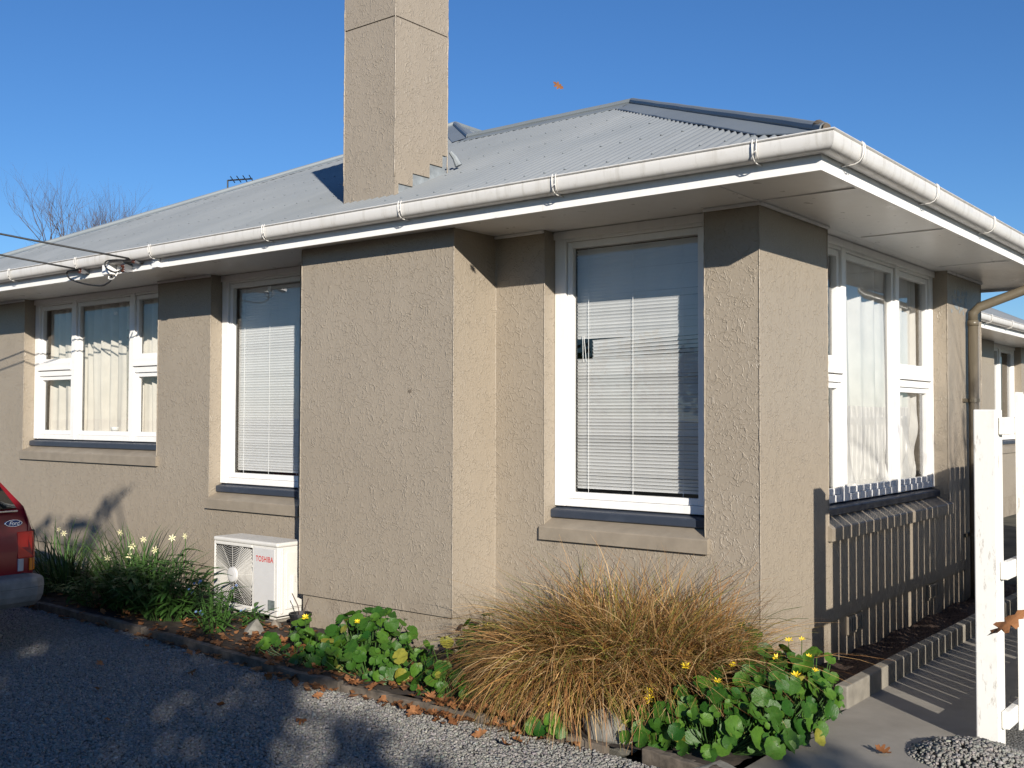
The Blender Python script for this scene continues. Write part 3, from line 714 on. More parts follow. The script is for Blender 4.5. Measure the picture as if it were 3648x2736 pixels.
# tailgate glass on the raked rear, following the body between belt and roof
def tail(t, y):      # t 0..1 up the rake
    return (-4.462-.30*t-.05*t*t, y, .95+.33*t)
vs = []
for j in range(7):
    t = j/6; hwg = .735-.115*t
    for i in range(11):
        f = -1+.2*i; p = tail(t, YC+hwg*f); vs.append((p[0]+.014-.05*max(0, abs(f)-.75), p[1], p[2]))
b = MB(); b.add(vs, [(j*11+i, j*11+i+1, (j+1)*11+i+1, (j+1)*11+i) for j in range(6) for i in range(10)]); gl_ = b.build('rear_window', 'car_glass', car, smooth=True, recalc=False)
sol = gl_.modifiers.new('s', 'SOLIDIFY'); sol.thickness = .012; sol.offset = 0
MB().box(-4.452, -4.436, YC-.70, YC+.738, .925, .938).build('window_trim', 'chrome', car, bevel=.003)
for sgn in (-1, 1):
    Y = lambda a: YC+sgn*a
    for nm, a0, a1, z0, z1, mt in (('red_lens', .725, .862, .615, .792, 'lens_red'), ('reversing_lens', .725, .80, .528, .612, 'lens_clear'), ('indicator_lens', .803, .862, .528, .612, 'lens_orange')):
        if nm == 'red_lens': lamp = MB().box(-4.52, -4.432, Y(.718), Y(.858), .52, .80).build('tail_light', 'black_plastic', car, bevel=.008)
        b = MB(); xo = -4.398
        prof = [(a0, xo), (a1-.035, xo-.006), (a1-.008, xo-.03), (a1, xo-.07), (a0, xo-.07)]
        b.prism(prof, lambda p, q, t: (q-.10*max(0, t-.66), Y(p), t), z0, z1); b.build(nm, mt, lamp, bevel=.004)
b = MB()       # wrap-round bumper
pth = [(-4.95, .885), (-4.5, .89), (-4.37, .886), (-4.325, .868), (-4.297, .81), (-4.285, .5), (-4.28, 0)]
pth = [(x, YC+a) for x, a in pth]+[(x, YC-a) for x, a in pth[::-1][1:]]
prof = [(-.13, .515), (-.025, .498), (-.006, .485), (0, .465), (.002, .43), (-.001, .425), (0, .42), (-.004, .375), (-.02, .335), (-.06, .30), (-.13, .30)]
vs = []; k = len(prof)
for i, (x, y) in enumerate(pth):
    d = Vector((pth[min(i+1, len(pth)-1)][0]-pth[max(i-1, 0)][0], pth[min(i+1, len(pth)-1)][1]-pth[max(i-1, 0)][1])).normalized(); nn = Vector((d.y, -d.x))
    if nn.x < 0 and abs(nn.x) > .05 or (abs(nn.x) <= .3 and nn.y*(y-YC) < 0): nn = -nn
    for o, z in prof: vs.append((x+nn.x*o, y+nn.y*o, z))
b.add(vs, [(i*k+j, i*k+(j+1) % k, (i+1)*k+(j+1) % k, (i+1)*k+j) for i in range(len(pth)-1) for j in range(k)])
b.build('bumper', 'bumper_grey', car, smooth=False)
by, bz = -2.097, .852; bxp = -4.4285
bd = MB().lathe([(.001, 0), (.058, 0), (.062, .003), (.058, .006), (.001, .006)], (0, 0, 0), 36, 'X').build('badge', 'chrome', car)
bd.data.transform(Matrix.Translation((bxp, by, bz)) @ Matrix.Rotation(math.radians(-9), 4, 'Y') @ Matrix.Diagonal((1, 1, .40, 1)))
bi = MB().lathe([(.001, 0), (.054, 0), (.053, .0085), (.001, .0085)], (0, 0, 0), 36, 'X').build('badge_field', 'badge_blue', bd)
bi.data.transform(Matrix.Translation((bxp, by, bz)) @ Matrix.Rotation(math.radians(-9), 4, 'Y') @ Matrix.Diagonal((1, 1, .37, 1)))
tm = text_mesh('Ford', .038, .0003, .35, .95); tm.transform(Matrix.Translation((bxp+.0095, by, bz)) @ Matrix.Rotation(math.pi/2, 4, 'Z') @ Matrix.Rotation(math.pi/2-math.radians(9), 4, 'X'))
link('lettering', tm, 'chrome', bd)
for x in (-7.6, -5.15):
    for sg in (-1, 1):
        w = MB().lathe([(.20, -.08), (.285, -.085), (.30, -.05), (.30, .05), (.285, .085), (.20, .08)], (x, YC+sg*.76, .29), 28, 'Y').build('wheel', 'tyre', car)
        MB().lathe([(.19, -.07), (.195, .06), (.08, .05), (.001, .05)], (x, YC+sg*.76, .29), 20, 'Y').build('rim', 'steel', w)
for sg in (-1, 1):
    b = MB(); b.prism([(-6.75, .955), (-6.3, 1.29), (-5.2, 1.315), (-4.92, 1.27), (-4.72, .965)], lambda p, q, t: (p, t-sg*.17*(q-.955)/.36*.9, q), YC+sg*.80, YC+sg*.825); b.build('side_window', 'car_glass', car)

# ------------------------------------------------------------------ picket fence beside the path
fence = empty('picket_fence', (1.33, 4, 0), 'weathered white paling fence with a square end post beside the path', 'fence')
MB().box(1.195, 1.300, -.155, -.035, -.3, 1.622).build('post', 'fence_paint', fence, bevel=.006)
for z in (.085, .80, 1.50): MB().box(1.303, 1.338, -.12, 9.8, z, z+.085).build('rail', 'fence_paint', fence, bevel=.005)
y = .045; i = 0
pm = MB(); pm.prism([(0, .045), (.1165, .045), (.1165, 1.69), (.1085, 1.705), (.008, 1.705), (0, 1.69)], lambda p, q, t: (t, p, q), 0, .014); pmesh = pm.mesh('paling'); pmesh.materials.append(M('fence_paint'))
while y < 9.6:
    if i == 11: y += .05
    o = link('paling', pmesh, None, fence); o.location = (1.341, y, random.uniform(-.006, .006)); o.rotation_euler = (random.uniform(-.0025, .0025), 0, 0); y += .1405; i += 1
for y in (2.3, 4.8, 7.3): MB().box(1.20, 1.30, y, y+.1, -.3, 1.6).build('post', 'fence_paint', fence, bevel=.006)

# ------------------------------------------------------------------ service lines on the fascia
def insulator(x, z, label):
    e = empty('insulator', (x, -.66, z), label, 'insulator', 'cable insulators on the fascia')
    b = MB(); b.box(x-.006, x+.05, -.665, -.627, z-.035, z-.030); b.box(x-.006, x+.05, -.70, -.627, z+.032, z+.036); b.box(x+.045, x+.05, -.70, -.627, z-.035, z+.036); b.build('bracket', 'steel', e)
    MB().lathe([(.010, -.032), (.030, -.030), (.032, -.018), (.018, -.008), (.018, .004), (.034, .014), (.032, .028), (.010, .031)], (x, -.675, z), 16).build('spool', 'insulator_brown', e, smooth=True)
    MB().lathe([(.012, 0), (.022, .006), (.010, .012)], (x, -.675, z+.036), 12).build('cap', 'porcelain', e)
insulator(-6.141, 2.865, 'brown insulator left of the white junction box on the fascia')
insulator(-5.30, 2.882, 'brown insulator highest and rightmost on the fascia')
insulator(-5.46, 2.822, 'brown insulator hanging lowest beside the white junction box')
MB().box(-5.765, -5.66, -.70, -.628, 2.79, 2.895).build('junction_box', 'white_paint', bevel=.004)
tag(bpy.data.objects['junction_box'], 'small white junction box fixed to the fascia over the curtained window', 'box')
def cable(pts, r, label, sag=0, n=40, mat='cable_black'):
    P = [Vector(p) for p in pts]; out = []
    if len(P) == 2:
        out = [P[0].lerp(P[1], i/n)-Vector((0, 0, sag*4*(i/n)*(1-i/n))) for i in range(n+1)]
    else:
        for i in range(len(P)-1):
            a = P[max(i-1, 0)]; b_, c = P[i], P[i+1]; d = P[min(i+2, len(P)-1)]
            for k in range(8):
                t = k/8; out.append(.5*((2*b_)+(c-a)*t+(2*a-5*b_+4*c-d)*t*t+(3*b_-a-3*c+d)*t**3))
        out.append(P[-1])
    o = MB().tube(out, r, 8).build('cable', mat, smooth=True); tag(o, label, 'cable', 'service cables'); return o
cable([(-5.30, -.70, 2.885), (-14.3, -12.6, 6.6)], .008, 'upper black service cable running off to the left from the highest insulator', .35)
cable([(-6.141, -.70, 2.87), (-14.7, -12.4, 6.5)], .008, 'lower black service cable running off to the left from the left insulator', .35)
cable([(-6.15, -.70, 2.865), (-6.30, -.72, 2.86), (-6.28, -.71, 2.80), (-6.1, -.70, 2.745), (-5.90, -.69, 2.71), (-5.76, -.69, 2.70), (-5.66, -.68, 2.735), (-5.66, -.67, 2.79)], .007, 'black wire looping below the fascia to the junction box')
cable([(-5.32, -.705, 2.88), (-5.60, -.74, 2.895), (-5.63, -.75, 2.85), (-5.56, -.74, 2.80), (-5.47, -.73, 2.79), (-5.45, -.70, 2.82)], .006, 'black wire curling round between the two right insulators')
cable([(-5.69, -.67, 2.79), (-5.69, -.68, 2.755), (-5.63, -.68, 2.745), (-5.585, -.68, 2.765), (-5.58, -.66, 2.80)], .006, 'short grey wire under the junction box', mat='porcelain')

# television aerial standing on the far roof
an = empty('tv_aerial', (-7.85, 2.3, 4.3), 'thin black television aerial above the roof left of the chimney', 'aerial')
apx = Vector((-7.95, 2.2, 4.28))
MB().tube([apx, apx+Vector((0, 0, .15))], .009, 6).build('mast', 'cable_black', an)
b = MB(); d = Vector((.24, .18, .02)); b.tube([apx+Vector((0, 0, .145)), apx+Vector((0, 0, .145))+d], .009, 6); boom = b.build('boom', 'cable_black', an)
for k in range(4):
    p = apx+Vector((0, 0, .145))+d*(.2+.25*k); MB().tube([p+Vector((-.05, .07, -.012)), p+Vector((.05, -.07, .025))], .006, 5).build('element', 'cable_black', boom)
MB().tube([(-5.55, 2.72, rz(2.72)), (-5.5, 2.70, rz(2.7)+.30), (-5.35, 2.65, rz(2.7)+.33)], .012, 6).build('wire_stub', 'cable_black', an)

# ------------------------------------------------------------------ garden edging, stones, pot
edge = empty('garden_edging', (-3, -1.31, 0), 'low weathered timber boards edging the gravel below the flower bed', 'edging')
for (xa, ya), (xb, yb), h in (((-9.4, -1.20), (-5.75, -1.21), .06), ((-5.74, -1.20), (-4.2, -1.245), .06), ((-4.19, -1.235), (-2.56, -1.365), .055), ((-2.555, -1.38), (-1.95, -1.40), .05), ((-1.94, -1.39), (-.9, -1.372), .04), ((-.9, -1.38), (-.15, -1.35), .03), ((.05, -1.34), (.47, -1.40), .05)):
    b = MB(); d = Vector((xb-xa, yb-ya, 0)); L = d.length; d.normalize(); nn = Vector((-d.y, d.x, 0)); vs = []; N = 8
    for i in range(N+1):
        p = Vector((xa, ya, 0))+d*L*i/N; w = random.uniform(-.003, .003); hz = h+random.uniform(-.005, .004)
        vs += [p+nn*(.022+w)+Vector((0, 0, -.08)), p+nn*(.022+w)+Vector((0, 0, hz)), p+nn*(-.022+w)+Vector((0, 0, hz-.004)), p+nn*(-.022+w)+Vector((0, 0, -.08))]
    fs = [(i*4+k, i*4+(k+1) % 4, (i+1)*4+(k+1) % 4, (i+1)*4+k) for i in range(N) for k in range(4)]+[(0, 1, 2, 3), (N*4+3, N*4+2, N*4+1, N*4)]
    b.add(vs, fs).build('board', 'timber_edge', edge, bevel=.004)
def stone(loc, r, label, mat='rock', seed=0):
    rs = random.Random(seed); bm = bmesh.new(); bmesh.ops.create_icosphere(bm, subdivisions=3, radius=1)
    pl = [(Vector((rs.uniform(-1, 1), rs.uniform(-1, 1), rs.uniform(-.6, 1))).normalized(), rs.uniform(.48, .75)) for _ in range(10)]
    for v in bm.verts:
        for nrm, dd in pl:
            k = v.co.dot(nrm)
            if k > dd: v.co -= nrm*(k-dd)*.85
        v.co += v.co.normalized()*rs.uniform(-.025, .025); v.co = Vector((v.co.x*r[0], v.co.y*r[1], v.co.z*r[2]))
    me = bpy.data.meshes.new('stone'); bm.to_mesh(me); bm.free(); o = link('stone', me, mat); o.location = loc
    tag(o, label, 'stone', 'garden stones'); return o
stone((-3.46, -.84, .065), (.085, .075, .085), 'upright grey tan stone in front of the heat pump', 'rock', 3)
stone((-3.50, -.62, .05), (.05, .06, .055), 'small rounded stone behind the upright stone by the heat pump', 'rock_tan', 4)
stone((-3.30, -.78, .02), (.09, .05, .03), 'flat pale stone on the soil beside the black pot', 'rock_tan', 8)
stone((-.20, -1.24, .05), (.19, .11, .115), 'big pale boulder at the gravel edge under the tussock', 'rock', 5)
stone((-2.46, -.92, .20), (.055, .05, .095), 'slanting pale stone among the glossy leaves by the chimney breast', 'rock_tan', 6)
stone((.42, -1.36, .02), (.16, .09, .045), 'flat stone under the leaves at the path corner', 'rock', 9)
pot = empty('plant_pot', (-3.30, -.56, .03), 'black plastic plant pot with bare twigs beside the chimney breast', 'pot')
MB().lathe([(.055, 0), (.058, .004), (.075, .115), (.083, .116), (.083, .135), (.074, .135), (.066, .03), (.001, .03)], (-3.30, -.56, .03), 20).build('pot_body', 'black_plastic', pot)
MB().lathe([(.068, 0), (.04, .008), (.001, .01)], (-3.30, -.56, .125), 12).build('potting_soil', 'soil', pot)
for p, q in (((-3.30, -.56, .13), (-3.37, -.58, .30)), ((-3.29, -.55, .13), (-3.25, -.53, .27))): MB().tube([p, ((p[0]+q[0])/2+.006, p[1], (p[2]+q[2])/2), q], .004, 5).build('twig', 'twig', pot)
MB().add([(-3.262, -.638, .07), (-3.245, -.632, .065), (-3.25, -.636, .105), (-3.263, -.64, .11)], [(0, 1, 2, 3)]).build('price_label', 'porcelain', pot, recalc=False)

# ------------------------------------------------------------------ plants
def kidney_mesh(seed, size=1):
    rs = random.Random(seed); N = 18; b = MB(); vs = [(0, 0, 0)]; cup = rs.uniform(.05, .22); fold = rs.uniform(-.05, .18)
    for ring in (.55, 1.0):
        for k in range(N+1):
            a = -math.pi/2+.16+(2*math.pi-.32)*k/N
            r = (.50+.06*math.cos(a-math.pi/2))*(1+.05*rs.uniform(-1, 1)*(ring == 1)+.035*(ring == 1)*(1 if k % 2 else -1))
            x, y = r*ring*math.cos(a)*1.06, r*ring*math.sin(a)+.12*ring
            z = cup*(ring**2)*.5+fold*abs(x)*ring+.03*math.sin(3*a)*ring
            vs.append((x*size, y*size, z*size))
    n = N+1
    fs = [(0, 1+k, 2+k) for k in range(N)]+[(1+k, 1+n+k, 2+n+k, 2+k) for k in range(N)]
    b.add(vs, fs); me = b.mesh('leaf', False, True); me.materials.append(M('kidney_leaf')); return me
KID = [kidney_mesh(i) for i in range(5)]
def buttercup_mesh(seed):
    rs = random.Random(seed); b = MB()
    for k in range(8):
        a = k*math.pi/4+rs.uniform(-.1, .1); u = rs.uniform(.25, .75); d = Vector((math.cos(a), math.sin(a), u)).normalized(); w = Vector((-math.sin(a), math.cos(a), 0))*.17
        b.add([d*.12, d*.6+w, d*1.0, d*.6-w], [(0, 1, 2, 3)])
    b.lathe([(.14, .05), (.16, .2), (.02, .28)], (0, 0, 0), 6); me = b.mesh('flower', False); me.materials.append(M('yellow_petal')); return me
BUT = [buttercup_mesh(i) for i in range(3)]
def orient(nrm, spin):
    q = Vector(nrm).normalized().to_track_quat('Z', 'Y'); return (q @ Euler((0, 0, spin)).to_quaternion()).to_euler()
def leafy_clump(label, lobes, size, flowers, seed, grp='glossy yellow-flowered clumps'):
    """lobes: [(x, y, rx, ry, h, n)] domes of leaves"""
    rs = random.Random(seed); c0 = lobes[0]; e = empty('marsh_marigold', (c0[0], c0[1], .03), label, 'plant', grp); base = e.location.copy(); stalks = MB(); tops = []
    for x, y, rx, ry, h, n in lobes:
        pts = []
        for _ in range(n*14):
            if len(pts) >= n: break
            a = rs.uniform(0, 6.283); sf = rs.uniform(.05, 1); r = math.sqrt(1-sf*sf); k_ = rs.uniform(.70, 1.06); px, py = x+rx*r*k_*math.cos(a), y+ry*r*k_*math.sin(a); pz = .05+h*sf*k_
            if pz > 0 and all((px-p[0])**2+(py-p[1])**2+(pz-p[2])**2 > (size*.34)**2 for p in pts): pts.append((px, py, pz, r, a))
        for px, py, pz, r, a in pts:
            nrm = Vector((r*math.cos(a)*.8+rs.uniform(-.55, .55)+.25, r*math.sin(a)*.8+rs.uniform(-.55, .55)-.25, .25+.6*math.sqrt(1-min(1, r*r))))
            o = link('leaf', KID[rs.randrange(5)], None, e); o.matrix_parent_inverse = Matrix(); o.location = Vector((px, py, pz))-base
            o.rotation_euler = orient(nrm, rs.uniform(0, 6.28)); sc = size*rs.choice((.45, .6, .75, .85, 1, 1.1, 1.25)); o.scale = (sc, sc, sc)
            stalks.tube([(x+(px-x)*.35, y+(py-y)*.35, .02), (x+(px-x)*.8, y+(py-y)*.8, pz*.6), (px, py, pz)], .0026, 4, False)
            tops.append((px, py, pz))
    s_ = stalks.build('stalks', 'stalk_green', e, recalc=False); s_['kind'] = 'stuff'
    for fx, fy, fz in flowers:
        o = link('flower', BUT[rs.randrange(3)], None, e); o.matrix_parent_inverse = Matrix(); o.location = Vector((fx, fy, fz))-base; o.rotation_euler = orient((rs.uniform(-.1, .5), rs.uniform(-.7, 0), .8), rs.random()*6); k = rs.uniform(.022, .032); o.scale = (k, k, k)
        MB().tube([(fx-.02, fy+.03, max(.03, fz-.2)), (fx, fy, fz)], .0022, 4).build('flower_stalk', 'stalk_green', e)
    return e
def px(u, v, dep):       # photo position (0..1, 0..1 from the top left) at a given depth, used only to note down where plants stand
    return CAM+(FWD+RIGHT*((u-.5)*3648/3767.29)-UP*((v-.5)*2736/3767.29))*dep
leafy_clump('glossy green clump with one yellow bud in front of the chimney breast', [(-2.26, -.86, .38, .32, .28, 130), (-2.0, -1.12, .38, .22, .18, 90), (-2.36, -1.16, .22, .17, .12, 40)], .074, [(-2.22, -1.02, .30)], 11)
leafy_clump('narrow glossy green clump between chimney breast and tussock', [(-1.46, -.92, .20, .26, .26, 56), (-1.32, -1.22, .28, .14, .12, 42), (-1.66, -.48, .16, .14, .30, 20)], .072, [(-1.50, -.62, .30)], 12)
leafy_clump('large glossy green clump with many yellow flowers at the path corner', [(.32, -.64, .34, .46, .34, 230), (.27, -1.08, .36, .27, .25, 170), (.0, -1.18, .24, .16, .14, 60), (.04, -.30, .24, .22, .38, 60), (.44, -.36, .18, .2, .34, 50)], .078,
    [(.30, -.30, .40), (.36, -.27, .41), (.46, -.42, .36), (.52, -.48, .31), (.33, -.52, .35), (.20, -.74, .34), (.22, -.95, .30), (.03, -.92, .34), (-.06, -1.12, .24), (-.05, -1.13, .215), (-.04, -1.14, .19), (.09, -1.17, .20), (.10, -1.24, .12), (.47, -.6, .3)], 13)
leafy_clump('dark shaded low clump with one yellow flower beside the black pot', [(-2.75, -1.08, .34, .20, .14, 34), (-2.95, -.80, .16, .14, .18, 10)], .075, [(-2.93, -.83, .215)], 14)
leafy_clump('tiny pair of round leaves with a yellow flower on the gravel under the tussock', [(-.48, -1.42, .10, .04, .05, 5)], .085, [(-.50, -1.33, .15)], 15)

# tussock of dry brown grass
tus = empty('tussock_grass', (-.55, -.80, .03), 'large drooping tussock of dry brown grass under the right window', 'grass tussock')
def blades(n, cx, cy, spread, L, droop, width, cols, seed, up=.0, lean=None, zb=.02, seg=7, lock=1):
    rs = np.random.default_rng(seed); V = []; F = []; C = []; la = lr = lt = ld = ll = 0
    for i in range(n):
        if i % lock == 0: la = rs.uniform(0, 2*math.pi); lr = rs.random(); lt = rs.normal(0, .5); ld = rs.uniform(.6, 1.3); ll = rs.uniform(.65, 1.1)
        a = la+rs.normal(0, .10) if lock > 1 else rs.uniform(0, 2*math.pi); r0 = spread*math.sqrt(lr if lock > 1 else rs.random()); p = np.array([cx+r0*math.cos(a), cy+.7*r0*math.sin(a), zb]); a2 = a+(lt+rs.normal(0, .13) if lock > 1 else rs.normal(0, .5))
        if lean is not None and rs.random() < .45: a2 = lean+rs.normal(0, .8)
        l = L*(ll*rs.uniform(.85, 1.12) if lock > 1 else rs.uniform(.55, 1.12)); th = math.radians(rs.uniform(4, 40)+up); d = droop*(ld*rs.uniform(.85, 1.15) if lock > 1 else rs.uniform(.5, 1.35)); w = width*rs.uniform(.6, 1.3)
        side = np.array([-math.sin(a2), math.cos(a2), 0]); tw = rs.normal(0, .6); side = side*math.cos(tw)+np.array([0, 0, 1])*math.sin(tw)*.6
        col = np.array(cols[rs.integers(len(cols))])*rs.uniform(.6, 1.25); o = len(V); wob = rs.normal(0, .05, 2)
        for k in range(seg+1):
            t = k/seg; ww = w*(1-t**1.6)*.5+.0003
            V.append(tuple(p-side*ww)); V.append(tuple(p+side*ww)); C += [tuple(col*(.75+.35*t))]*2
            ang = th+d*t**1.2; ang = min(ang, 3.0); a3 = a2+wob[0]*k*1.6; ang += rs.normal(0, .05)
            p = p+np.array([math.sin(ang)*math.cos(a3), math.sin(ang)*math.sin(a3), math.cos(ang)])*l/seg
            if p[2] < .012: p[2] = .012+.01*rs.random()
        F += [(o+2*k, o+2*k+1, o+2*k+3, o+2*k+2) for k in range(seg)]
    me = bpy.data.meshes.new('blades'); me.from_pydata(V, [], F); ca = me.color_attributes.new('Col', 'FLOAT_COLOR', 'POINT')
    ca.data.foreach_set('color', np.array([(*c, 1) for c in C], dtype=np.float32).ravel()); me.materials.append(M('grass_blade')); me.update(); return me
TAN = [(.50, .30, .12), (.42, .23, .085), (.30, .14, .045), (.56, .37, .17), (.20, .085, .028), (.34, .21, .045), (.20, .18, .035), (.40, .19, .065), (.48, .28, .11), (.12, .055, .02), (.60, .42, .22), (.20, .19, .045), (.44, .26, .10)]
GRN = [(.12, .19, .03), (.18, .22, .04), (.24, .22, .05)]
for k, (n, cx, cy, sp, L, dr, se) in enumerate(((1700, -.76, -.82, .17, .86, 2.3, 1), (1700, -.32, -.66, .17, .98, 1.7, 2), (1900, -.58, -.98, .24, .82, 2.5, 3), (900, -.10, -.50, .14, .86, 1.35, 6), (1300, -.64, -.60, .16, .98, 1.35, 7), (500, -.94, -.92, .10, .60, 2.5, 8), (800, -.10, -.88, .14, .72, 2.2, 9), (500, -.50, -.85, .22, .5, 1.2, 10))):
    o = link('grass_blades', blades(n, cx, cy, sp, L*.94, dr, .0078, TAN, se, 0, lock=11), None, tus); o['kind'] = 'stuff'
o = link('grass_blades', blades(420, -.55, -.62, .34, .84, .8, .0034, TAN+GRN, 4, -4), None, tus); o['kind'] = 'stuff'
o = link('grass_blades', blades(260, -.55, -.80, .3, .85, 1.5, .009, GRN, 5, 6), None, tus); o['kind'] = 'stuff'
for i, (x, y, a, l, w) in enumerate(((-.12, -.45, .3, .78, .016), (-.05, -.5, .55, .74, .014), (-.2, -.4, .1, .8, .014), (.05, -.42, .9, .62, .014), (-.35, -.75, -2.4, .85, .017), (-.3, -.9, -2.0, .7, .016), (-.62, -.5, 2.2, .8, .014), (.12, -.72, -.6, .6, .016), (.22, -.8, -.35, .62, .016), (-.45, -.55, 1.5, .75, .015))):
    b = MB(); vs = []; p = Vector((x, y, .05)); sd = Vector((-math.sin(a), math.cos(a), 0))
    for k in range(9):
        t = k/8; w_ = w*(1-t**2)*.5+.0006; vs += [p-sd*w_, p+Vector((0, 0, -.002)), p+sd*w_]; ang = .45+1.15*t*t*(1+.2*i % 1); p = p+Vector((math.sin(ang)*math.cos(a), math.sin(ang)*math.sin(a), math.cos(ang)))*l/8
    b.add(vs, [(k*3+j, k*3+j+1, (k+1)*3+j+1, (k+1)*3+j) for k in range(8) for j in range(2)]); b.build('sword_leaf', 'shrub_leaf', tus, smooth=True, recalc=False)

# daffodils
def daff_mesh():
    b = MB()
    for k in range(6):
        a = k*math.pi/3; d = Vector((math.cos(a), math.sin(a), .12)); w = Vector((-math.sin(a), math.cos(a), 0))*.17
        b.add([d*.1, d*.55+w, d*1.05, d*.55-w], [(0, 1, 2, 3)])
    b.lathe([(.16, 0), (.20, .35), (.27, .42), (.22, .40), (.12, .05)], (0, 0, 0), 8); me = b.mesh('flower', False); me.materials.append(M('cream_petal')); return me
DAF = daff_mesh()
DG = [(.05, .11, .03), (.07, .14, .035), (.04, .085, .03), (.10, .15, .05)]
def daffodils(label, cx, cy, n, sp, L, flowers, seed):
    e = empty('daffodil_clump', (cx, cy, .03), label, 'flowers', 'daffodil clumps'); rs = random.Random(seed)
    o = link('strap_leaves', blades(int(n*1.5), cx, cy, sp, L*1.12, .75, .021, DG, seed, 0, None, .03, 6), None, e); o['kind'] = 'stuff'
    for fx, fy, fz in flowers:
        MB().tube([(fx-.05, fy+.05, .03), (fx-.02, fy+.02, fz*.8), (fx, fy, fz-.005)], .003, 5).build('flower_stalk', 'stalk_green', e)
        f = link('flower', DAF, None, e); f.matrix_parent_inverse = Matrix(); f.location = Vector((fx, fy, fz))-e.location
        f.rotation_euler = orient((rs.uniform(0, 1), rs.uniform(-1, -.4), rs.uniform(-.2, .4)), rs.random()*6); k = rs.uniform(.027, .034); f.scale = (k, k, k)
def at_y(u, v, y):      # a note of the photograph (2212 wide) read off on the plane y
    d = FWD+RIGHT*((u-1106)*1.6492/3767.29)-UP*((v-829.5)*1.6492/3767.29); t = (y-CAM.y)/d.y; return tuple(CAM+d*t)
daffodils('daffodil clump nearest the red car with pale flowers', -6.25, -.72, 110, .24, .58, [at_y(128, 1143, -.8), at_y(138, 1152, -.8), at_y(165, 1215, -.9), at_y(260, 1150, -.7)], 21)
daffodils('tall daffodil clump with pale flowers under the wide window', -5.35, -.62, 150, .30, .60, [at_y(310, 1165, -.75), at_y(400, 1158, -.7), at_y(372, 1162, -.7), at_y(285, 1180, -.8), at_y(335, 1188, -.85), at_y(280, 1203, -.9), at_y(232, 1207, -.9)], 22)

# broad-leaved shrub and small weeds
def lance_mesh(seed, wd=.3):
    rs = random.Random(seed); b = MB(); vs = []; N = 7; cv = rs.uniform(.1, .5)
    for k in range(N+1):
        t = k/N; w = wd*math.sin(math.pi*min(1, t*.98+.02))**.8*(1-.3*t); z = -cv*t*t; vs += [(-w*.5, t, z+.05*w), (0, t, z-.02), (w*.5, t, z+.05*w)]
    b.add(vs, [(k*3+j, k*3+j+1, (k+1)*3+j+1, (k+1)*3+j) for k in range(N) for j in range(2)]); me = b.mesh('leaf', False, True); me.materials.append(M('shrub_leaf')); return me
LAN = [lance_mesh(i) for i in range(4)]; LNN = [lance_mesh(i+9, .2) for i in range(3)]
def shrub(name, label, cx, cy, rx, ry, h, n, size, seed, meshes, flowers=0):
    rs = random.Random(seed); e = empty(name, (cx, cy, .03), label, 'shrub'); st_ = MB()
    for i in range(max(6, n//9)):
        a = rs.uniform(0, 6.283); r = math.sqrt(rs.random())*.95; top = Vector((cx+rx*r*math.cos(a), cy+ry*r*math.sin(a), .06+h*math.sqrt(max(0, 1-r*r*.9))*rs.uniform(.75, 1.05))); root = Vector((cx+rx*.25*math.cos(a), cy+ry*.25*math.sin(a), .02))
        st_.tube([root, root.lerp(top, .55)+Vector((0, 0, .03)), top], .0035, 4, False)
        for k in range(9):
            t = .25+.75*k/8; p = root.lerp(top, t)+Vector((0, 0, .03*math.sin(math.pi*t))); az = k*2.4+rs.uniform(-.5, .5)+a; tilt = rs.uniform(.1, .7)-.5*(t > .9)
            d = Vector((math.cos(az), math.sin(az), .35-tilt*.6)).normalized(); nrm = Vector((-d.x*d.z*.6, -d.y*d.z*.6, 1)); nrm = (nrm-d*nrm.dot(d)).normalized()
            o = link('leaf', meshes[rs.randrange(len(meshes))], None, e); o.matrix_parent_inverse = Matrix(); mt = Matrix((d.cross(nrm), d, nrm)).transposed().to_4x4(); sc = size*rs.uniform(.6, 1.25)
            mt = mt @ Matrix.Scale(sc, 4); mt.translation = p-e.location; o.matrix_basis = mt
        if flowers and i % 6 == 0:
            for q in range(4): f = link('flower', BLU, None, e); f.matrix_parent_inverse = Matrix(); f.location = top+Vector((rs.uniform(-.03, .03), rs.uniform(-.03, .03), rs.uniform(-.01, .03)))-e.location; f.scale = (.011,)*3; f.rotation_euler = orient((rs.uniform(-.5, .5), -.6, .6), 0)
    o = st_.build('stems', 'stalk_green', e, recalc=False); o['kind'] = 'stuff'; return e
b = MB()
for k in range(5): a = k*1.2566; d = Vector((math.cos(a), math.sin(a), .2)); w = Vector((-math.sin(a), math.cos(a), 0))*.35; b.add([d*.1, d*.6+w, d, d*.6-w], [(0, 1, 2, 3)])
BLU = b.mesh('flower', False); BLU.materials.append(M('blue_petal'))
shrub('leafy_shrub', 'bushy green shrub with pointed leaves left of the heat pump', -4.45, -.92, .60, .36, .50, 620, .125, 31, LAN)
shrub('leafy_shrub', 'low dark leafy weed mass at the foot of the daffodils', -5.35, -.95, .62, .24, .2, 260, .085, 32, LAN)
shrub('leafy_shrub', 'dark bushy shrub filling the bed between daffodils and green shrub', -5.0, -.90, .50, .28, .40, 380, .11, 37, LAN)
shrub('flowering_weed', 'upright weed with small blue flowers before the heat pump grille', -3.74, -.98, .22, .19, .36, 240, .085, 33, LAN+LNN, 1)
shrub('flowering_weed', 'small leafy weed touching the upright stone by the heat pump', -3.62, -.74, .16, .10, .13, 40, .10, 34, LAN)
shrub('leafy_shrub', 'dark low weeds behind the bumper of the red car', -6.3, -1.0, .6, .2, .2, 200, .08, 35, LAN)
shrub('flowering_weed', 'thin grassy weed against the chimney breast above the glossy clump', -2.62, -.58, .10, .06, .20, 22, .09, 36, LNN)

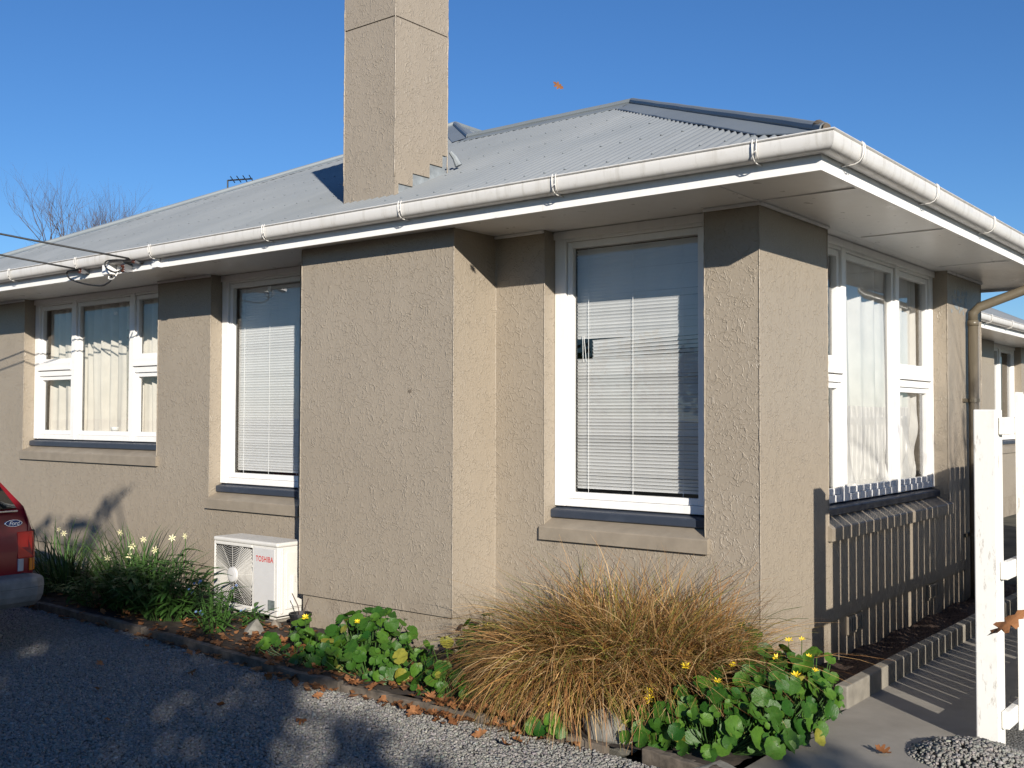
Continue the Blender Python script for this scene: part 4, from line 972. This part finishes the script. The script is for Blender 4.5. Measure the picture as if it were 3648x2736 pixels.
# ------------------------------------------------------------------ fallen oak leaves
def oak_mesh(seed):
    rs = random.Random(seed); L = [(0, -.55), (.05, -.45), (.16, -.36), (.10, -.25), (.30, -.16), (.33, -.06), (.14, -.02), (.36, .14), (.34, .24), (.13, .20), (.22, .38), (.12, .40), (.04, .55)]
    out = L+[(-x, y) for x, y in L[::-1][1:-1]]; cv, cw = rs.uniform(-.5, .9), rs.uniform(-.3, .5)
    z = lambda x, y: cv*x*x+cw*y*y+.12*math.sin(7*x+3*y+seed); vs = [(x, y, z(x, y)) for x, y in out]; n = len(out); b = MB(); mid = [(0, yy, z(0, yy)-.02) for yy in (-.4, -.2, 0, .2, .4)]
    vs2 = vs+mid; fs = []
    near = lambda i: n+min(range(5), key=lambda q: abs(mid[q][1]-vs[i][1]))
    for i in range(n):
        j = (i+1) % n; a, c = near(i), near(j); fs.append((i, j, a)) if a == c else fs.append((i, j, c, a))
    b.add(vs2, fs); me = b.mesh('oak_leaf', False, True); me.materials.append(M('oak_leaf')); return me
OAK = [oak_mesh(i) for i in range(6)]
spots = []
rs = random.Random(5)
for i in range(110):
    x = rs.choice((rs.uniform(-6.2, -.2), rs.uniform(-2.6, -.5), rs.uniform(-1.4, -.6))); y = edge_y(x)-abs(rs.gauss(0, .07))+rs.uniform(-.02, .05)
    spots.append((x, y, .012 if y < edge_y(x)-.03 else .055))
for i in range(70):
    x = rs.choice((rs.uniform(-3.5, -2.6), rs.uniform(-2.3, -1.0), rs.uniform(-6, -2))); y = edge_y(x)+rs.uniform(.04, .5); spots.append((x, y, .055))
for x, y in ((-2.2, -2.05), (-2.9, -1.75), (-3.5, -2.0), (-1.9, -1.62), (-3.0, -2.3), (-.55, -1.62), (-.75, -1.58), (-1.6, -2.0), (-2.4, -2.6), (1.36, -.42), (1.33, -.36), (.9, -.6)): spots.append((x, y, .01))
for i, (x, y, z) in enumerate(spots):
    o = link('oak_leaf', OAK[i % 6]); sc = rs.uniform(.05, .09); o.scale = (sc, sc, sc); o.location = (x, y, z+rs.uniform(0, .02)); o.rotation_euler = (rs.uniform(-.5, .5), rs.uniform(-.5, .5), rs.uniform(0, 6.28))
    if y < edge_y(x)-.12 or x > .5: tag(o, 'dry brown oak leaf lying on the open gravel or path', 'leaf', 'oak leaves scattered on the gravel')
    else:
        where = 'before the red car and daffodils' if x < -4.6 else 'before the heat pump' if x < -3.1 else 'left of the chimney breast clump' if x < -2.35 else 'below the chimney breast clump' if x < -1.3 else 'under the drooping tussock'
        tag(o, 'dry brown oak leaf in the litter along the edging '+where, 'leaf', 'oak leaves along the edging '+where)
def flying(loc, sc, rot, label):
    o = link('oak_leaf', OAK[2]); o.location = loc; o.scale = (sc,)*3; o.rotation_euler = rot; tag(o, label, 'leaf'); return o
flying(px(1987/3648, 306/2736, 5.2), .06, orient((.75, -.6, .25), .9), 'orange oak leaf blowing through the sky right of the chimney')
flying(px(3590/3648, 2228/2736, 2.3), .095, orient((.15, -.75, .65), 2.3), 'large brown oak leaf falling in front of the white fence post').scale.x = .055

# crumbled litter between the plants and at the foot of the boards
b = MB(); rs = random.Random(91)
for i in range(950):
    x = rs.choice((rs.uniform(-6.5, -.1), rs.uniform(-4.0, -1.0))); on = rs.random() < .86
    y = edge_y(x)+(rs.uniform(.04, .75) if on else -abs(rs.gauss(0, .05))-.02); z = (bed_h(x, y)+.008) if on else .004
    sc = rs.uniform(.012, .034); a = rs.uniform(0, 6.28); col = rs.choice(((.26, .12, .05), (.34, .17, .075), (.17, .075, .03), (.12, .055, .025))); b.tint = col; vs = []
    for k in range(6): q = a+k*1.047; r = sc*rs.uniform(.45, 1.1); vs.append((x+r*math.cos(q), y+r*math.sin(q), z+rs.uniform(0, sc*.7)))
    b.add(vs, [tuple(range(6))])
o = b.build('leaf_litter', 'tree_leaf', recalc=False); tag(o, 'crumbled brown leaf litter strewn over the garden bed', 'leaf litter', None, 'stuff')

# ------------------------------------------------------------------ gravel stones (uncountable)
def stones(name, region, n, size, z, seed, mask=None):
    rs = np.random.default_rng(seed); x0, x1, y0, y1 = region
    P = np.column_stack((rs.uniform(x0, x1, n), rs.uniform(y0, y1, n)))
    P = P[mask(P)] if mask else P; n = len(P)
    base = np.array([(-1,-1,-1),(1,-1,-1),(1,1,-1),(-1,1,-1),(-1,-1,1),(1,-1,1),(1,1,1),(-1,1,1)], float)*.5
    V = base[None]*(1+rs.uniform(-.45, .3, (n, 8, 3))); V *= (size*rs.lognormal(0, .26, n))[:, None, None]*np.array([1.1, .9, .7])
    ang = rs.uniform(0, 6.28, (n, 2)); c, s_ = np.cos(ang[:, 0])[:, None], np.sin(ang[:, 0])[:, None]; x, y, zz = V[..., 0], V[..., 1], V[..., 2]
    c2, s2 = np.cos(ang[:, 1])[:, None], np.sin(ang[:, 1])[:, None]; y, zz = y*c2-zz*s2, y*s2+zz*c2; x, y = x*c-y*s_, x*s_+y*c
    h = z(P) if callable(z) else z
    V = np.stack((x+P[:, 0, None], y+P[:, 1, None], zz+(h[:, None] if np.ndim(h) else h)+rs.uniform(0, size*.5, (n, 1))), -1).reshape(-1, 3)
    q = np.array([(3,2,1,0),(4,5,6,7),(0,1,5,4),(1,2,6,5),(2,3,7,6),(3,0,4,7)]); Fc = (q[None]+8*np.arange(n)[:, None, None]).reshape(-1, 4)
    me = bpy.data.meshes.new(name); me.vertices.add(len(V)); me.vertices.foreach_set('co', V.ravel()); me.loops.add(Fc.size); me.loops.foreach_set('vertex_index', Fc.ravel().astype(np.int32))
    me.polygons.add(len(Fc)); me.polygons.foreach_set('loop_start', np.arange(0, Fc.size, 4, dtype=np.int32)); me.update(); me.validate()
    k = rs.uniform(.7, 1.2, (n, 1)); col = np.array([.232, .222, .202])*k*(1+rs.normal(0, .03, (n, 3))); w = rs.random(n) < .07; col[w] *= 1.3; col = np.repeat(np.concatenate((col, np.ones((n, 1))), 1), 8, 0)
    ca = me.color_attributes.new('Col', 'FLOAT_COLOR', 'POINT'); ca.data.foreach_set('color', col.astype(np.float32).ravel())
    o = link(name, me, 'gravel_stone'); return o
vis = lambda P: (P[:, 1] < np.interp(P[:, 0], [-9, -5.7, -4.2, -2.6, -1.9, -.2, .5], [-1.22, -1.22, -1.26, -1.39, -1.42, -1.39, -1.43])) & (((P[:, 0]-2.645)*.783+(P[:, 1]+5.612)*.621) > -.62*((P[:, 0]-2.645)*-.621+(P[:, 1]+5.612)*.783)) & (((P[:, 0]-2.645)*-.621+(P[:, 1]+5.612)*.783) > 3.4)
o = stones('gravel_stones', (-8.5, 1.4, -4.6, -1.2), 300000, .0105, -.010, 3, vis); tag(o, 'loose grey gravel covering the driveway', 'gravel', None, 'stuff')
md = lambda P: np.hypot((P[:, 0]-1.25)/.30, (P[:, 1]+.40)/.26) < 1
o = stones('gravel_mound', (.8, 1.6, -.8, -.1), 4200, .0125, lambda P: -.01+.085*np.clip(1-np.hypot((P[:, 0]-1.25)/.30, (P[:, 1]+.40)/.26)**2, 0, 1), 4, md); tag(o, 'small heap of grey gravel at the foot of the white post', 'gravel', None, 'stuff')

# ------------------------------------------------------------------ trees
def grow(b, p, d, l, r, depth, rs, spread=.45, up=.12, tips=None, kids=(2, 3), shrink=.74):
    n = 4; pts = [p.copy()]; rad = [r]; q = p.copy(); dd = d.copy()
    for i in range(n):
        dd = (dd+Vector((rs.gauss(0, .10), rs.gauss(0, .10), rs.gauss(0, .06)+up*.25))).normalized(); q = q+dd*l/n; pts.append(q.copy()); rad.append(r*(1-.38*(i+1)/n))
    b.tube(pts, rad, 6 if r > .02 else 4, False)
    if depth == 0:
        if tips is not None: tips.append(q.copy())
        return
    for k in range(rs.randint(*kids)):
        t = rs.choice((2, 3, 4, 4)); ax = dd.orthogonal().normalized(); ax.rotate(Matrix.Rotation(rs.uniform(0, 6.28), 3, dd)); nd = (dd+ax*rs.uniform(.6, 1.3)*spread+Vector((0, 0, up))).normalized()
        grow(b, pts[t], nd, l*shrink*rs.uniform(.8, 1.15), rad[t]*.68, depth-1, rs, spread, up, tips, kids, shrink)
def bare_tree(name, label, loc, h, seed, depth=6, r=.14, spread=.5, kids=(3, 3), trunk_d=Vector((0, 0, 1))):
    rs = random.Random(seed); e = empty(name, loc, label, 'tree'); tb = MB(); L = Vector(loc); top = L+trunk_d*h*.32
    tb.tube([L-Vector((0, 0, .2)), L+trunk_d*h*.15, top], [r*1.2, r, r*.85], 10); tb.build('trunk', 'bark', e, smooth=True); b = MB()
    for k in range(5):
        a = k*1.2566+rs.uniform(-.3, .3); grow(b, top-Vector((0, 0, rs.random()*.3)), Vector((math.cos(a)*.55, math.sin(a)*.55, 1)).normalized(), h*.22, r*.5, depth-1, rs, spread, .16, None, kids, .76)
    o = b.build('crown', 'twig', e, recalc=False); o['kind'] = 'stuff'; return e
bare_tree('bare_tree', 'leafless tree rising behind the roof at the far left', (-20.5, 8.2, 0), 7.0, 41, 7, .26, .5)
bare_tree('bare_tree', 'sparse leafless tree at the left edge beyond the roof', (-23.6, 5.9, 0), 5.6, 42, 5, .10, .55)

# trees and hedge behind the camera: they shade the drive and show in the window panes
def leaf_soup(b, c, rx, ry, rz_, n, size, rs, cols):
    for _ in range(n):
        v = Vector((rs.gauss(0, 1), rs.gauss(0, 1), rs.gauss(0, 1))).normalized()*rs.random()**.4; p = Vector((c[0]+v.x*rx, c[1]+v.y*ry, c[2]+v.z*rz_))
        a = Vector((rs.gauss(0, 1), rs.gauss(0, 1), rs.gauss(0, 1))).normalized(); t = a.orthogonal().normalized(); u = a.cross(t); s_ = size*rs.uniform(.6, 1.3); col = rs.choice(cols); f = rs.uniform(.7, 1.25); b.tint = tuple(q*f for q in col)
        b.add([p-t*s_*.5, p+u*s_*.3, p+t*s_*.5, p-u*s_*.3], [(0, 1, 2, 3)])
OAKC = [(.20, .11, .04), (.12, .10, .03), (.08, .10, .03)]
def shade_tree(label, spots, trunk, seed, t0=9.5):
    """spots: (x, y, r, density) places on the ground this tree's crown shades with the sun where it stands"""
    rs = random.Random(seed); e = empty('oak_tree', trunk, label, 'tree', 'oaks behind the photographer'); b = MB(); tr = MB(); T0 = Vector(trunk)
    top = T0+Vector((0, 0, 3.2)); tr.tube([T0-Vector((0, 0, .2)), T0+Vector((.05, 0, 1.6)), top], [.24, .19, .15], 10); tr.build('trunk', 'bark', e, smooth=True); br = MB()
    for x, y, r, n in spots:
        t = t0+rs.uniform(-1.2, 1.2); c = Vector((x, y, 0))+SUN*t; leaf_soup(b, c, r, r, r*.36, n, .17, rs, OAKC)
        mid = top.lerp(c, .5)+Vector((0, 0, .25)); br.tube([top-Vector((0, 0, rs.random()*.8)), mid, c], [.05, .03, .012], 5, False)
    o = br.build('limbs', 'bark', e, recalc=False); o['kind'] = 'stuff'; o = b.build('crown', 'tree_leaf', e, recalc=False); o['kind'] = 'stuff'
rs = random.Random(77); sp = []
for x in np.arange(-8.6, -2.6, .46):
    for y in np.arange(-3.5, -1.15 if x > -4.7 else -.35, .42):
        if math.hypot(x+6.05, y+.78) < .24: continue
        if rs.random() < (.97 if y > -1.5 else .88) and not (-3.0 < x < -2.2 and -3.0 < y < -2.55): sp.append((x+rs.uniform(-.15, .15), y+rs.uniform(-.12, .12), rs.uniform(.30, .42), 70))
sp += [(-8.6, 1.5, .16, 7), (-8.45, 1.25, .2, 9), (-8.4, .95, .24, 14), (-8.75, .75, .28, 16), (-8.0, .55, .28, 22)]
shade_tree('oak behind the photographer shading the left of the drive', sp, (9.5, -11.5, 0), 51)
sp = [(-2.35, -1.75, .35, 55), (-2.2, -2.3, .4, 60), (-1.75, -2.1, .34, 50), (-1.45, -2.4, .35, 50), (-1.95, -2.75, .42, 60), (-1.0, -2.15, .28, 30), (-1.3, -1.85, .22, 20), (-.6, -2.1, .25, 22), (-1.6, -2.9, .5, 70), (-.9, -2.7, .4, 45), (-2.5, -3.3, .4, 60), (-2.9, -1.4, .25, 35), (.55, -.95, .3, 16), (.9, -.9, .25, 14), (-.3, -2.6, .4, 40)]
shade_tree('oak with thinner crown behind the photographer', sp, (11.9, -12.6, 0), 52)
rs = random.Random(3)
bare_tree('bare_tree', 'leafless tree beyond the fence to the right, out of view', (6.6, -.75, 0), 5.8, 43, 5, .09, .5)
for i in range(9):
    x = -34+i*5.2+rs.uniform(-.6, .6); e = empty('street_tree', (x, -30, 0), 'round garden tree in the row across the street behind the photographer', 'tree', 'trees across the street'); b = MB(); h = rs.uniform(3.2, 6.2)
    MB().tube([(x, -30, 0), (x, -30, h*.6)], [.2, .12], 8).build('trunk', 'bark', e)
    for _ in range(9): leaf_soup(b, (x+rs.uniform(-1.8, 1.8), -30+rs.uniform(-1, 1), h*rs.uniform(.35, .85)), 1.3, 1.2, 1.0, 90, .38, rs, [(.035, .06, .02), (.05, .08, .025), (.09, .08, .035)])
    o = b.build('crown', 'tree_leaf', e, recalc=False); o['kind'] = 'stuff'
